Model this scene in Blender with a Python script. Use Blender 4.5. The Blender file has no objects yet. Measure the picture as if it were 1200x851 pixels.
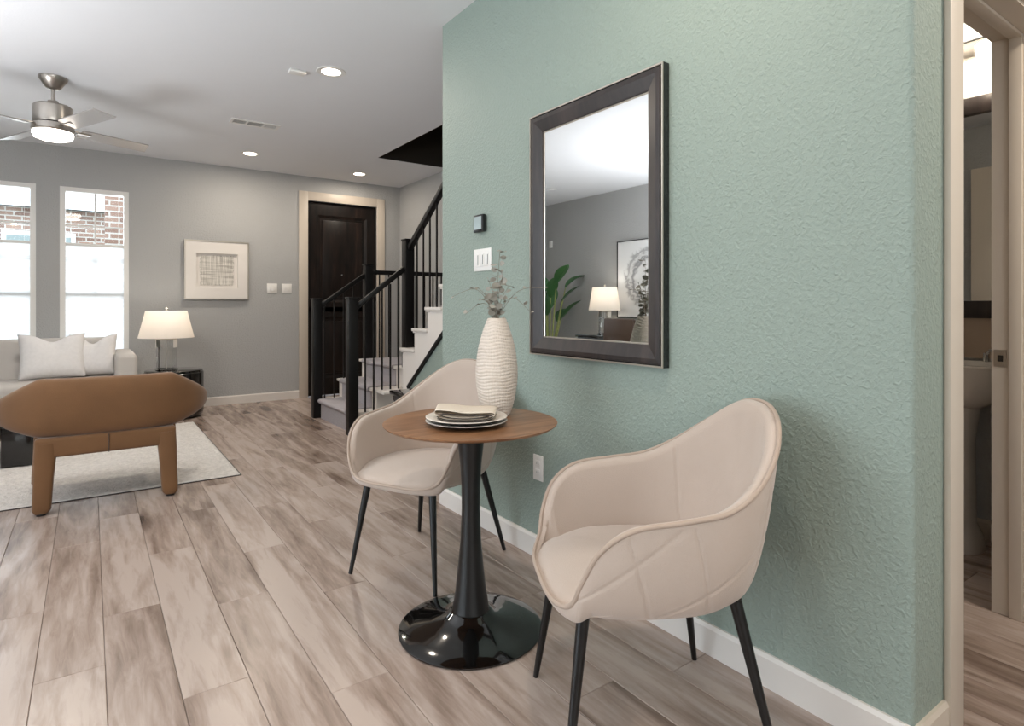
import bpy, bmesh, math, random
from mathutils import Vector, Matrix
random.seed(7)
PI = math.pi
S = bpy.context.scene
COL = S.collection

# ------------------------------------------------------------------ camera
YAW = math.radians(35.26)          # the room's long axis lies 35 degrees left of the lens
cam_d = bpy.data.cameras.new('camera')
cam_d.sensor_fit = 'HORIZONTAL'; cam_d.sensor_width = 36
cam_d.lens = 21.0; cam_d.shift_y = -0.0558
cam_d.clip_start = 0.05; cam_d.clip_end = 200
cam = bpy.data.objects.new('camera', cam_d); COL.objects.link(cam)
cam.location = (0, 0, 1.135); cam.rotation_euler = (PI/2, 0, -YAW)
S.camera = cam

# ------------------------------------------------------------------ world, exposure
W = bpy.data.worlds.new('sky'); S.world = W; W.use_nodes = True
bg = W.node_tree.nodes['Background']
bg.inputs[0].default_value = (0.80, 0.89, 1.0, 1); bg.inputs[1].default_value = 3.2
S.view_settings.view_transform = 'Standard'; S.view_settings.look = 'None'
S.view_settings.exposure = 0.0; S.view_settings.gamma = 1; S.view_settings.use_curve_mapping = False
S.cycles.use_denoising = True
S.cycles.max_bounces = 10; S.cycles.diffuse_bounces = 5; S.cycles.glossy_bounces = 5
S.cycles.transmission_bounces = 8; S.cycles.transparent_max_bounces = 12
S.cycles.sample_clamp_indirect = 6; S.cycles.caustics_reflective = False; S.cycles.caustics_refractive = False

def area(name, loc, rot, sx, sy, power, col, spread=PI):
    d = bpy.data.lights.new(name, 'AREA'); d.shape = 'RECTANGLE'; d.size = sx; d.size_y = sy
    d.energy = power; d.color = col; d.spread = spread
    o = bpy.data.objects.new(name, d); COL.objects.link(o); o.location = loc; o.rotation_euler = rot
    return o
# daylight at the glass door and front windows; added warm fill behind the camera
area('daylight_patio_door', (-2.95, 1.9, 1.25), (0, -PI/2, 0), 2.3, 2.9, 62, (0.86, 0.94, 1.0))
area('warm_fill_back', (0.0, -2.55, 1.5), (PI/2, 0, 0), 3.2, 1.6, 52, (1.0, 0.94, 0.86))
area('daylight_front_windows', (-0.35, 7.95, 1.4), (-PI/2, 0, 0), 2.6, 2.0, 80, (0.9, 0.95, 1.0))

# added fill lights turned up at the ceiling, standing in for a bounce flash
area('ceiling_fill_near', (-.9, -1.3, 1.5), (PI, 0, 0), .9, .9, 34, (1.0, .97, .94))
area('ceiling_fill_far', (-1.75, 3.7, 1.25), (PI, 0, 0), 1.1, 1.1, 74, (.94, .97, 1.0))

# ------------------------------------------------------------------ materials
def lin(c):
    c = c/255.0
    return c/12.92 if c <= .04045 else ((c+.055)/1.055)**2.4
def rgb(r, g, b): return (lin(r), lin(g), lin(b), 1)
class NT:
    def __init__(s, name):
        s.m = bpy.data.materials.new(name); s.m.use_nodes = True
        s.t = s.m.node_tree; s.b = s.t.nodes['Principled BSDF']; s.out = s.t.nodes['Material Output']
    def n(s, typ, **kw):
        nd = s.t.nodes.new(typ)
        for k, v in kw.items():
            if hasattr(nd, k): setattr(nd, k, v)
            else: nd.inputs[k].default_value = v
        return nd
    def l(s, a, b): s.t.links.new(a, b)
def setp(b, **kw):
    for k, v in kw.items(): b.inputs[k].default_value = v
def basic(name, col, rough=.5, metal=0, var=.06, vscale=6, bump=0, bscale=60, spec=.5, coat=0, sheen=0):
    k = NT(name); setp(k.b, Roughness=rough, Metallic=metal)
    k.b.inputs['Specular IOR Level'].default_value = spec
    k.b.inputs['Coat Weight'].default_value = coat
    k.b.inputs['Sheen Weight'].default_value = sheen
    tc = k.n('ShaderNodeTexCoord')
    no = k.n('ShaderNodeTexNoise'); no.inputs['Scale'].default_value = vscale; no.inputs['Detail'].default_value = 5
    k.l(tc.outputs['Object'], no.inputs['Vector'])
    mx = k.n('ShaderNodeMix', data_type='RGBA')
    c = Vector(col[:3])
    mx.inputs[6].default_value = (*(c*(1-var)), 1); mx.inputs[7].default_value = (*[min(1, x*(1+var)) for x in c], 1)
    k.l(no.outputs['Fac'], mx.inputs[0]); k.l(mx.outputs[2], k.b.inputs['Base Color'])
    if bump:
        n2 = k.n('ShaderNodeTexNoise'); n2.inputs['Scale'].default_value = bscale; n2.inputs['Detail'].default_value = 3
        k.l(tc.outputs['Object'], n2.inputs['Vector'])
        bp = k.n('ShaderNodeBump'); bp.inputs['Strength'].default_value = 1; bp.inputs['Distance'].default_value = bump
        k.l(n2.outputs['Fac'], bp.inputs['Height']); k.l(bp.outputs[0], k.b.inputs['Normal'])
    return k.m
def emit(name, col, st):
    k = NT(name); k.b.inputs['Emission Color'].default_value = col; k.b.inputs['Emission Strength'].default_value = st
    k.b.inputs['Base Color'].default_value = (.8, .8, .8, 1); return k.m
def wood(name, cols, rough=.4, scale=1.0, axis='Y', coat=0, rnd=False, knots=False, stretch=7):
    k = NT(name); setp(k.b, Roughness=rough); k.b.inputs['Coat Weight'].default_value = coat
    tc = k.n('ShaderNodeTexCoord'); mp = k.n('ShaderNodeMapping')
    sc = {'X': (1, stretch, stretch), 'Y': (stretch, 1, stretch), 'Z': (stretch, stretch, 1)}[axis]
    mp.inputs['Scale'].default_value = [x*scale for x in sc]
    if rnd:
        oi = k.n('ShaderNodeObjectInfo'); mu = k.n('ShaderNodeVectorMath', operation='SCALE')
        cb = k.n('ShaderNodeCombineXYZ')
        k.l(oi.outputs['Random'], cb.inputs[0]); k.l(oi.outputs['Random'], cb.inputs[1]); k.l(oi.outputs['Random'], cb.inputs[2])
        mu.inputs['Scale'].default_value = 173.0; k.l(cb.outputs[0], mu.inputs[0])
        ad = k.n('ShaderNodeVectorMath', operation='ADD'); k.l(tc.outputs['Object'], mp.inputs[0])
        k.l(mp.outputs[0], ad.inputs[0]); k.l(mu.outputs[0], ad.inputs[1]); vec = ad.outputs[0]
    else:
        k.l(tc.outputs['Object'], mp.inputs[0]); vec = mp.outputs[0]
    big = k.n('ShaderNodeTexNoise'); setp(big, Scale=1.3, Detail=3, Distortion=1.2); k.l(vec, big.inputs['Vector'])
    fin = k.n('ShaderNodeTexNoise'); setp(fin, Scale=6.0, Detail=8, Roughness=.65, Distortion=.6); k.l(vec, fin.inputs['Vector'])
    mi = k.n('ShaderNodeMath', operation='MULTIPLY_ADD'); mi.inputs[1].default_value = .45
    k.l(fin.outputs['Fac'], mi.inputs[0]); 
    ml = k.n('ShaderNodeMath', operation='MULTIPLY'); ml.inputs[1].default_value = .75; k.l(big.outputs['Fac'], ml.inputs[0])
    k.l(ml.outputs[0], mi.inputs[2])
    last = mi.outputs[0]
    if rnd:
        a2 = k.n('ShaderNodeMath', operation='MULTIPLY_ADD'); a2.inputs[1].default_value = .20
        k.l(oi.outputs['Random'], a2.inputs[0]); k.l(last, a2.inputs[2]); 
        s2 = k.n('ShaderNodeMath', operation='SUBTRACT'); s2.inputs[1].default_value = .10; k.l(a2.outputs[0], s2.inputs[0]); last = s2.outputs[0]
    if knots:
        # scattered knots: stretched voronoi cells, only some of them dark
        kv = k.n('ShaderNodeTexVoronoi'); kv.inputs['Scale'].default_value = .8
        m2 = k.n('ShaderNodeMapping'); m2.inputs['Scale'].default_value = (.55, 1, 1); k.l(vec, m2.inputs[0])
        k.l(m2.outputs[0], kv.inputs['Vector'])
        mr = k.n('ShaderNodeMapRange'); setp(mr, **{'From Min': .02, 'From Max': .16, 'To Min': -.42, 'To Max': 0}); k.l(kv.outputs['Distance'], mr.inputs[0])
        ak = k.n('ShaderNodeMath', operation='ADD'); k.l(mr.outputs[0], ak.inputs[0]); k.l(last, ak.inputs[1]); last = ak.outputs[0]
    cr = k.n('ShaderNodeValToRGB'); el = cr.color_ramp.elements
    for i, (p, c) in enumerate(cols):
        e = el[i] if i < 2 else el.new(p)
        e.position = p; e.color = rgb(*c)
    k.l(last, cr.inputs[0]); k.l(cr.outputs[0], k.b.inputs['Base Color'])
    bp = k.n('ShaderNodeBump'); bp.inputs['Strength'].default_value = .5; bp.inputs['Distance'].default_value = .0006
    k.l(fin.outputs['Fac'], bp.inputs['Height']); k.l(bp.outputs[0], k.b.inputs['Normal'])
    return k.m
def glassy(name, tint=(1, 1, 1, 1), refl=.12):
    k = NT(name); k.t.nodes.remove(k.b)
    tr = k.n('ShaderNodeBsdfTransparent'); tr.inputs[0].default_value = tint
    gl = k.n('ShaderNodeBsdfGlossy'); gl.inputs['Roughness'].default_value = .02
    fr = k.n('ShaderNodeFresnel'); fr.inputs[0].default_value = 1.5
    ad = k.n('ShaderNodeMath', operation='ADD'); ad.inputs[1].default_value = refl; k.l(fr.outputs[0], ad.inputs[0])
    mx = k.n('ShaderNodeMixShader'); k.l(ad.outputs[0], mx.inputs[0]); k.l(tr.outputs[0], mx.inputs[1]); k.l(gl.outputs[0], mx.inputs[2])
    k.l(mx.outputs[0], k.out.inputs[0]); return k.m
def translucent(name, col, fac=.5):
    k = NT(name); k.t.nodes.remove(k.b)
    d = k.n('ShaderNodeBsdfDiffuse'); t = k.n('ShaderNodeBsdfTranslucent'); d.inputs[0].default_value = col; t.inputs[0].default_value = col
    mx = k.n('ShaderNodeMixShader'); mx.inputs[0].default_value = fac
    k.l(d.outputs[0], mx.inputs[1]); k.l(t.outputs[0], mx.inputs[2]); k.l(mx.outputs[0], k.out.inputs[0]); return k.m

def plaster(name, col):                       # orange-peel painted drywall
    k = NT(name); setp(k.b, Roughness=.6); k.b.inputs['Specular IOR Level'].default_value = .35
    k.b.inputs['Base Color'].default_value = col
    tc = k.n('ShaderNodeTexCoord')
    n1 = k.n('ShaderNodeTexNoise'); setp(n1, Scale=75.0, Detail=3, Distortion=.5); k.l(tc.outputs['Object'], n1.inputs['Vector'])
    r = k.n('ShaderNodeMapRange'); setp(r, **{'From Min': .42, 'From Max': .68}); k.l(n1.outputs['Fac'], r.inputs[0])
    bp = k.n('ShaderNodeBump'); bp.inputs['Strength'].default_value = .8; bp.inputs['Distance'].default_value = .0022
    k.l(r.outputs[0], bp.inputs['Height']); k.l(bp.outputs[0], k.b.inputs['Normal']); return k.m

M = {}
M['teal'] = plaster('teal_paint', rgb(144, 157, 148))
M['greige'] = plaster('greige_paint', rgb(175, 175, 174))
M['ceil'] = basic('ceiling_paint', rgb(230, 231, 234), .8, var=.01, bump=.0006, bscale=90)
M['trim'] = basic('white_trim_paint', rgb(222, 216, 210), .4, var=.015)
M['trimwarm'] = basic('cream_trim_paint', rgb(205, 194, 180), .42, var=.015)
M['darkshaft'] = basic('dark_brown_shaft', rgb(44, 37, 28), .8, var=.03)  # one flat dark brown for all inner faces of the shaft
M['floor'] = wood('floor_plank', [(.26, (76, 62, 55)), (.42, (124, 106, 95)), (.56, (155, 137, 126)), (.72, (182, 166, 156))], rough=.27, scale=.75, rnd=True, knots=True, stretch=8)
M['groove'] = basic('floor_joint', rgb(112, 100, 91), .8)
M['door'] = wood('dark_stained_alder', [(.30, (5, 4, 4)), (.5, (14, 11, 9)), (.68, (30, 21, 17)), (.9, (58, 42, 33))], rough=.38, axis='Z', scale=.9)
M['door'].node_tree.nodes['Principled BSDF'].inputs['Specular IOR Level'].default_value = .3
M['walnut'] = wood('walnut_top', [(.28, (74, 48, 31)), (.48, (120, 82, 54)), (.66, (150, 108, 76)), (.85, (176, 134, 98))], rough=.35, scale=1.6, axis='X')
M['walnut_edge'] = basic('walnut_edge', rgb(120, 88, 62), .4)
M['black'] = basic('black_lacquer', rgb(9, 9, 10), .18, var=.02, coat=.5)
M['blackmetal'] = basic('black_powdercoat', rgb(11, 11, 12), .35, var=.02)
M['rail'] = basic('black_painted_wood', rgb(12, 11, 11), .42, var=.05, spec=.3)
M['blackgloss'] = basic('black_gloss', rgb(10, 10, 10), .08, var=.02, coat=.6)
M['velvet'] = basic('blush_beige_velvet', rgb(187, 171, 159), .85, var=.05, vscale=7, bump=.0008, bscale=400, sheen=.35, spec=.2)
M['piping'] = basic('piping_fabric', rgb(172, 154, 140), .85, var=.03, sheen=.2, spec=.2)
M['tan'] = basic('tan_suede', rgb(116, 82, 52), .75, var=.25, vscale=5, bump=.0006, bscale=200, sheen=.25, spec=.3)
M['sofa'] = basic('light_grey_linen', rgb(196, 191, 186), .9, var=.03, bump=.0006, bscale=500, sheen=.1, spec=.2)
M['pillow'] = basic('off_white_woven', rgb(230, 228, 228), .9, var=.08, vscale=40, bump=.001, bscale=300, spec=.2)
M['rug'] = basic('cream_wool_loop', rgb(212, 208, 204), .95, var=.30, vscale=38, bump=.012, bscale=70, spec=.1)
M['rugedge'] = basic('dark_rug_binding', rgb(62, 58, 56), .9)
M['carpet'] = basic('grey_stair_carpet', rgb(172, 167, 170), .95, var=.2, vscale=110, bump=.002, bscale=260, spec=.1)
M['silver'] = basic('silver_bead', rgb(200, 192, 180), .3, metal=.8, var=.02)
M['nickel'] = basic('brushed_nickel', rgb(176, 170, 163), .32, metal=1, var=.05)
M['chrome'] = basic('chrome', rgb(215, 215, 215), .12, metal=1, var=0)
M['mframe'] = wood('espresso_frame', [(.3, (26, 22, 22)), (.55, (40, 34, 33)), (.8, (60, 50, 47))], rough=.38, axis='Z', scale=1.2)
k = NT('mirror_glass'); setp(k.b, Roughness=.0, Metallic=1); k.b.inputs['Base Color'].default_value = (.90, .92, .92, 1); M['mirror'] = k.m
M['plastic'] = basic('white_plastic', rgb(232, 230, 226), .35, var=.01)
M['screen'] = basic('grey_lcd', rgb(165, 178, 178), .1, var=.05)
M['greyplastic'] = basic('grey_plastic', rgb(70, 78, 76), .35)
M['ceramic'] = basic('white_ceramic', rgb(228, 224, 218), .25, var=.02, coat=.3)
M['vase'] = basic('matt_cream_ceramic', rgb(205, 193, 181), .6, var=.03)
M['plate'] = basic('speckled_ivory_glaze', rgb(222, 214, 204), .3, var=.04, vscale=80)
M['platedark'] = basic('plate_underside_shade', rgb(40, 37, 36), .35)  # dark underside colour also carries the shadow below the plates
M['napkin'] = basic('cream_linen', rgb(218, 206, 190), .9, var=.04, vscale=60, bump=.0006, bscale=600, spec=.1)
M['napkinhem'] = basic('dark_linen_stripe', rgb(56, 48, 44), .9)
M['drystem'] = basic('dried_stem', rgb(120, 108, 94), .8)
M['dryleaf'] = basic('dried_leaf', rgb(150, 146, 136), .7, var=.35, vscale=25)
M['leaf'] = basic('banana_green_leaf', rgb(62, 104, 62), .35, var=.3, vscale=4)
M['leafstem'] = basic('pale_green_stem', rgb(150, 160, 96), .5)
M['pane'] = glassy('window_glass', (.96, .98, .98, 1), .02)
M['acrylic'] = glassy('clear_acrylic', (.98, .985, .985, 1), .05)
M['blade'] = basic('satin_silver_blade', rgb(170, 165, 162), .35, metal=.5, var=.05)
M['shadecloth'] = translucent('window_shade_cloth', (.93, .95, .97, 1), .55)
M['lampshade'] = translucent('linen_lampshade', (.95, .91, .86, 1), .45)
M['glow'] = emit('warm_lamp_diffuser', (1, .88, .72, 1), 12)
M['fanglow'] = emit('fan_light_diffuser', (1, .92, .82, 1), 7)
M['tube'] = emit('vanity_glass_shade', (1, .86, .68, 1), 22)
M['lit_wall_tan'] = basic('lit_wall_beige', rgb(188, 168, 150), .35, var=.05)
M['leather'] = basic('brown_leather', rgb(70, 54, 44), .4)
M['grass'] = basic('lawn', rgb(120, 128, 96), .9, var=.2)
M['paper'] = basic('white_mat_board', rgb(226, 221, 215), .7, var=.01)
k = NT('brick_masonry'); tc = k.n('ShaderNodeTexCoord'); br = k.n('ShaderNodeTexBrick')
br.inputs['Color1'].default_value = rgb(176, 142, 124); br.inputs['Color2'].default_value = rgb(140, 108, 94); br.inputs['Mortar'].default_value = rgb(214, 208, 200)
br.inputs['Scale'].default_value = 1; br.inputs['Brick Width'].default_value = .22; br.inputs['Row Height'].default_value = .075; br.inputs['Mortar Size'].default_value = .01
mp = k.n('ShaderNodeMapping'); mp.inputs['Rotation'].default_value = (-PI/2, 0, 0)
k.l(tc.outputs['Object'], mp.inputs[0]); k.l(mp.outputs[0], br.inputs[0]); k.l(br.outputs[0], k.b.inputs['Base Color']); setp(k.b, Roughness=.9); M['brick'] = k.m
# burlap weave print and abstract ink ring print (flat pictures)
def burlap():
    k = NT('woven_paper_art'); tc = k.n('ShaderNodeTexCoord'); acc = None
    for sc in ((230, 6, 6), (6, 6, 230)):
        mp = k.n('ShaderNodeMapping'); mp.inputs['Scale'].default_value = sc; k.l(tc.outputs['Object'], mp.inputs[0])
        no = k.n('ShaderNodeTexNoise'); setp(no, Scale=.6, Detail=2); k.l(mp.outputs[0], no.inputs['Vector'])
        if acc is None: acc = no.outputs['Fac']
        else:
            mx = k.n('ShaderNodeMath', operation='ADD'); k.l(acc, mx.inputs[0]); k.l(no.outputs['Fac'], mx.inputs[1]); acc = mx.outputs[0]
    cr = k.n('ShaderNodeValToRGB'); e = cr.color_ramp.elements
    e[0].position = .8; e[0].color = rgb(166, 162, 154); e[1].position = 1.0; e[1].color = rgb(222, 218, 211)
    mr = k.n('ShaderNodeMath', operation='MULTIPLY'); mr.inputs[1].default_value = .9; k.l(acc, mr.inputs[0])
    e[1].position = 1.0
    k.l(mr.outputs[0], cr.inputs[0]); k.l(cr.outputs[0], k.b.inputs['Base Color']); setp(k.b, Roughness=.9); return k.m
M['burlap'] = burlap()
def ring():
    k = NT('ink_ring_print'); tc = k.n('ShaderNodeTexCoord')
    mp = k.n('ShaderNodeMapping'); mp.inputs['Location'].default_value = (0, 0, 0); k.l(tc.outputs['Object'], mp.inputs[0])
    no = k.n('ShaderNodeTexNoise'); setp(no, Scale=7.0, Detail=5, Distortion=1.5); k.l(mp.outputs[0], no.inputs['Vector'])
    ln = k.n('ShaderNodeVectorMath', operation='LENGTH'); k.l(mp.outputs[0], ln.inputs[0])
    a = k.n('ShaderNodeMath', operation='MULTIPLY_ADD'); a.inputs[1].default_value = .22; k.l(no.outputs['Fac'], a.inputs[0]); k.l(ln.outputs['Value'], a.inputs[2])
    w = k.n('ShaderNodeMath', operation='SINE'); m = k.n('ShaderNodeMath', operation='MULTIPLY'); m.inputs[1].default_value = 55; k.l(a.outputs[0], m.inputs[0]); k.l(m.outputs[0], w.inputs[0])
    mask = k.n('ShaderNodeMapRange'); setp(mask, **{'From Min': .13, 'From Max': .0}); 
    sub = k.n('ShaderNodeMath', operation='SUBTRACT'); sub.inputs[1].default_value = .42; k.l(a.outputs[0], sub.inputs[0])
    ab = k.n('ShaderNodeMath', operation='ABSOLUTE'); k.l(sub.outputs[0], ab.inputs[0]); k.l(ab.outputs[0], mask.inputs[0])
    mu = k.n('ShaderNodeMath', operation='MULTIPLY'); k.l(mask.outputs[0], mu.inputs[0])
    wr = k.n('ShaderNodeMapRange'); setp(wr, **{'From Min': -1, 'From Max': 1, 'To Min': .15}); k.l(w.outputs[0], wr.inputs[0]); k.l(wr.outputs[0], mu.inputs[1])
    mx = k.n('ShaderNodeMix', data_type='RGBA'); mx.inputs[6].default_value = rgb(228, 228, 228); mx.inputs[7].default_value = rgb(60, 62, 68)
    k.l(mu.outputs[0], mx.inputs[0]); k.l(mx.outputs[2], k.b.inputs['Base Color']); setp(k.b, Roughness=.5); return k.m
M['ring'] = ring()

# ------------------------------------------------------------------ mesh helpers
class B:
    """collects geometry, builds one mesh object"""
    def __init__(s): s.v = []; s.f = []
    def add(s, v, f):
        o = len(s.v); s.v += [tuple(x) for x in v]; s.f += [tuple(i+o for i in q) for q in f]; return s
    def box(s, x0, x1, y0, y1, z0, z1, mat=None):
        v = [(x0, y0, z0), (x1, y0, z0), (x1, y1, z0), (x0, y1, z0), (x0, y0, z1), (x1, y0, z1), (x1, y1, z1), (x0, y1, z1)]
        if mat: v = [mat @ Vector(p) for p in v]
        return s.add(v, [(0, 3, 2, 1), (4, 5, 6, 7), (0, 1, 5, 4), (1, 2, 6, 5), (2, 3, 7, 6), (3, 0, 4, 7)])
    def prism(s, poly, axis, a, b):
        """polygon in the two other axes (in order), extruded along axis from a to b"""
        def P(p, t):
            return {'X': (t, p[0], p[1]), 'Y': (p[0], t, p[1]), 'Z': (p[0], p[1], t)}[axis]
        n = len(poly); v = [P(p, a) for p in poly] + [P(p, b) for p in poly]
        f = [tuple(range(n))[::-1], tuple(range(n, 2*n))] + [(i, (i+1) % n, n+(i+1) % n, n+i) for i in range(n)]
        return s.add(v, f)
    def lathe(s, prof, n=48, c=(0, 0, 0), caps=True):
        v = []; f = []
        for r, z in prof:
            for i in range(n):
                a = 2*PI*i/n; v.append((c[0]+r*math.cos(a), c[1]+r*math.sin(a), c[2]+z))
        for j in range(len(prof)-1):
            for i in range(n):
                f.append((j*n+i, j*n+(i+1) % n, (j+1)*n+(i+1) % n, (j+1)*n+i))
        if caps:
            f.append(tuple(range(n))[::-1]); f.append(tuple(range((len(prof)-1)*n, len(prof)*n)))
        return s.add(v, f)
    def tube(s, pts, r, n=10, closed=False, sq=None):
        pts = [Vector(p) for p in pts]; m = len(pts); R = r if isinstance(r, (list, tuple)) else [r]*m
        v = []; f = []; up0 = None
        for i, p in enumerate(pts):
            if closed: t = (pts[(i+1) % m]-pts[i-1]).normalized()
            else: t = (pts[min(i+1, m-1)]-pts[max(i-1, 0)]).normalized()
            if up0 is None: up0 = Vector((0, 0, 1)) if abs(t.z) < .9 else Vector((1, 0, 0))
            x = t.cross(up0).normalized(); y = x.cross(t).normalized(); up0 = y
            for j in range(n):
                a = 2*PI*j/n; v.append(p + x*R[i]*math.cos(a) + y*R[i]*math.sin(a))
        for i in range(m if closed else m-1):
            k2 = (i+1) % m
            for j in range(n): f.append((i*n+j, i*n+(j+1) % n, k2*n+(j+1) % n, k2*n+j))
        if not closed: f.append(tuple(range(n))[::-1]); f.append(tuple(range((m-1)*n, m*n)))
        return s.add(v, f)
    def bar(s, a, b, w, h):
        """rectangular bar from a to b, w across (horizontal), h in the vertical plane"""
        a = Vector(a); b = Vector(b); t = (b-a).normalized(); up = Vector((0, 0, 1)) if abs(t.z) < .99 else Vector((0, 1, 0))
        x = t.cross(up).normalized()*w/2; y = x.cross(t).normalized()*h/2
        v = [a-x-y, a+x-y, a+x+y, a-x+y, b-x-y, b+x-y, b+x+y, b-x+y]
        return s.add(v, [(0, 3, 2, 1), (4, 5, 6, 7), (0, 1, 5, 4), (1, 2, 6, 5), (2, 3, 7, 6), (3, 0, 4, 7)])
    def mesh(s, name, mat, smooth=True, ang=35, bev=0, seg=2, sub=0):
        me = bpy.data.meshes.new(name); me.from_pydata(s.v, [], s.f); me.update()
        bm = bmesh.new(); bm.from_mesh(me)
        bmesh.ops.recalc_face_normals(bm, faces=bm.faces)
        if bev: bmesh.ops.bevel(bm, geom=bm.edges[:]+bm.verts[:], offset=bev, segments=seg, profile=.5, affect='EDGES', clamp_overlap=True)
        bm.to_mesh(me); bm.free()
        if smooth:
            me.polygons.foreach_set('use_smooth', [True]*len(me.polygons))
            me.set_sharp_from_angle(angle=math.radians(ang))
        me.materials.append(mat); return me
    def obj(s, name, mat, parent=None, loc=(0, 0, 0), rot=(0, 0, 0), sub=0, **kw):
        o = bpy.data.objects.new(name, s.mesh(name, mat, **kw)); COL.objects.link(o)
        o.location = loc; o.rotation_euler = rot
        if parent: o.parent = parent
        if sub:
            m = o.modifiers.new('s', 'SUBSURF'); m.levels = sub; m.render_levels = sub
        return o
def thing(name, label, cat, loc=(0, 0, 0), rz=0, group=None):
    o = bpy.data.objects.new(name, None); COL.objects.link(o); o.empty_display_size = .1
    o.location = loc; o.rotation_euler = (0, 0, rz); return tag(o, label, cat, group)
def tag(o, label, cat, group=None):
    o['label'] = label; o['category'] = cat
    if group: o['group'] = group
    return o
def struct(o): o['kind'] = 'structure'; return o
def lab(o, t): o['label'] = t; return o
def box(name, x0, x1, y0, y1, z0, z1, mat, parent=None, bev=0, **kw):
    kw.setdefault('ang', 25)
    """box mesh whose origin is its own centre (in the parent's frame)"""
    cx, cy, cz = (x0+x1)/2, (y0+y1)/2, (z0+z1)/2
    return B().box(x0-cx, x1-cx, y0-cy, y1-cy, z0-cz, z1-cz).obj(name, mat, parent, (cx, cy, cz), bev=bev, **kw)
def catmull(P, n, closed=False):
    P = [Vector(p) for p in P]; out = []; m = len(P)
    for i in range(m if closed else m-1):
        p0, p1, p2, p3 = (P[(i-1) % m], P[i], P[(i+1) % m], P[(i+2) % m]) if closed else (P[max(i-1, 0)], P[i], P[i+1], P[min(i+2, m-1)])
        for k in range(n):
            t = k/n
            out.append(.5*((2*p1)+(p2-p0)*t+(2*p0-5*p1+4*p2-p3)*t*t+(3*p1-p0-3*p2+p3)*t**3))
    if not closed: out.append(P[-1])
    return out
def resample(P, n, closed=True):
    if closed: P = P+[P[0]]
    L = [0]
    for a, b in zip(P, P[1:]): L.append(L[-1]+(b-a).length)
    out = []; j = 0; N = n if closed else n-1
    for i in range(n):
        d = L[-1]*i/N
        while j < len(P)-2 and L[j+1] < d: j += 1
        t = (d-L[j])/max(1e-9, L[j+1]-L[j]); out.append(P[j].lerp(P[j+1], t))
    return out

# ------------------------------------------------------------------ room shell
H = 2.74; XL = -2.70; XG = 1.655; XR = 3.44; YB = -2.2; YF = 7.51; YG = 3.045; YR = .63; XS = 2.32
XB = 3.55; BY1 = 1.9; BH = 2.44
D0, D1 = 1.94, 2.74          # powder room opening
# floor slab and planks
fl = struct(box('floor', XL-.1, XB+.1, YB-.1, YF+.15, -.12, -.006, M['groove']))
PW, PL = .1795, 1.22
offs = {-2: 2.825, -1: 2.286, 0: 2.637, 1: 1.957, 2: 2.50, 3: 1.735, 4: 2.366}
def pxl(X, Y, z=0):
    d = .5773*X+.8165*Y
    if d < .3: return None
    return 600+700*(.8165*X-.5773*Y)/d, 358.5-700*(z-1.135)/d, d
def plank_mesh(L):
    g = .0006; b = .0016; w = PW/2-g; l = L/2-g
    v = [(-w, -l, -.006), (w, -l, -.006), (w, l, -.006), (-w, l, -.006), (-w, -l, -b), (w, -l, -b), (w, l, -b), (-w, l, -b),
         (-w+b, -l+b, 0), (w-b, -l+b, 0), (w-b, l-b, 0), (-w+b, l-b, 0)]
    f = [(0, 3, 2, 1), (0, 1, 5, 4), (1, 2, 6, 5), (2, 3, 7, 6), (3, 0, 4, 7), (4, 5, 9, 8), (5, 6, 10, 9), (6, 7, 11, 10), (7, 4, 8, 11), (8, 9, 10, 11)]
    return v, f
pm = {}
seen = []; rest = B()
for k in range(-16, 20):
    x0 = .0405+PW*k; xc = x0+PW/2
    base = offs.get(k, (k*.47*PL+.3) % PL)
    j0 = math.floor((YB-base)/PL)
    for j in range(j0, j0+10):
        y0 = base+j*PL; y1 = y0+PL
        y0c, y1c = max(y0, YB), min(y1, YF)
        if xc < XL or xc > XB or y1c-y0c < .05: continue
        if xc > XG+.05 and y0c > YR+1.3 and y1c < YG: continue
        vis = False
        for t in (0, .25, .5, .75, 1):
            q = pxl(xc, y0c+(y1c-y0c)*t)
            if q and -90 < q[0] < 1290 and q[1] < 960:
                if xc < XG+.1 or q[0] < 520 or q[0] > 1110: vis = True
        v, f = plank_mesh(y1c-y0c)
        if vis: seen.append((xc, (y0c+y1c)/2, round(y1c-y0c, 4)))
        else: rest.add([(a+xc, b+(y0c+y1c)/2, c) for a, b, c in v], f)
for xc, yc, L in seen:
    if L not in pm:
        v, f = plank_mesh(L); pm[L] = B().add(v, f).mesh('plank', M['floor'], smooth=False)
    o = bpy.data.objects.new('plank', pm[L]); COL.objects.link(o); o.location = (xc, yc, .006); o.parent = fl
    o.matrix_parent_inverse = Matrix.Translation(-fl.location)
    o.location = (xc, yc, 0)
r = rest.obj('planks_out_of_view', M['floor'], fl, smooth=False); r.name = 'plank_field'; r['kind'] = 'stuff'
r.matrix_parent_inverse = Matrix.Translation(-fl.location)
print('planks', len(seen))

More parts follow.
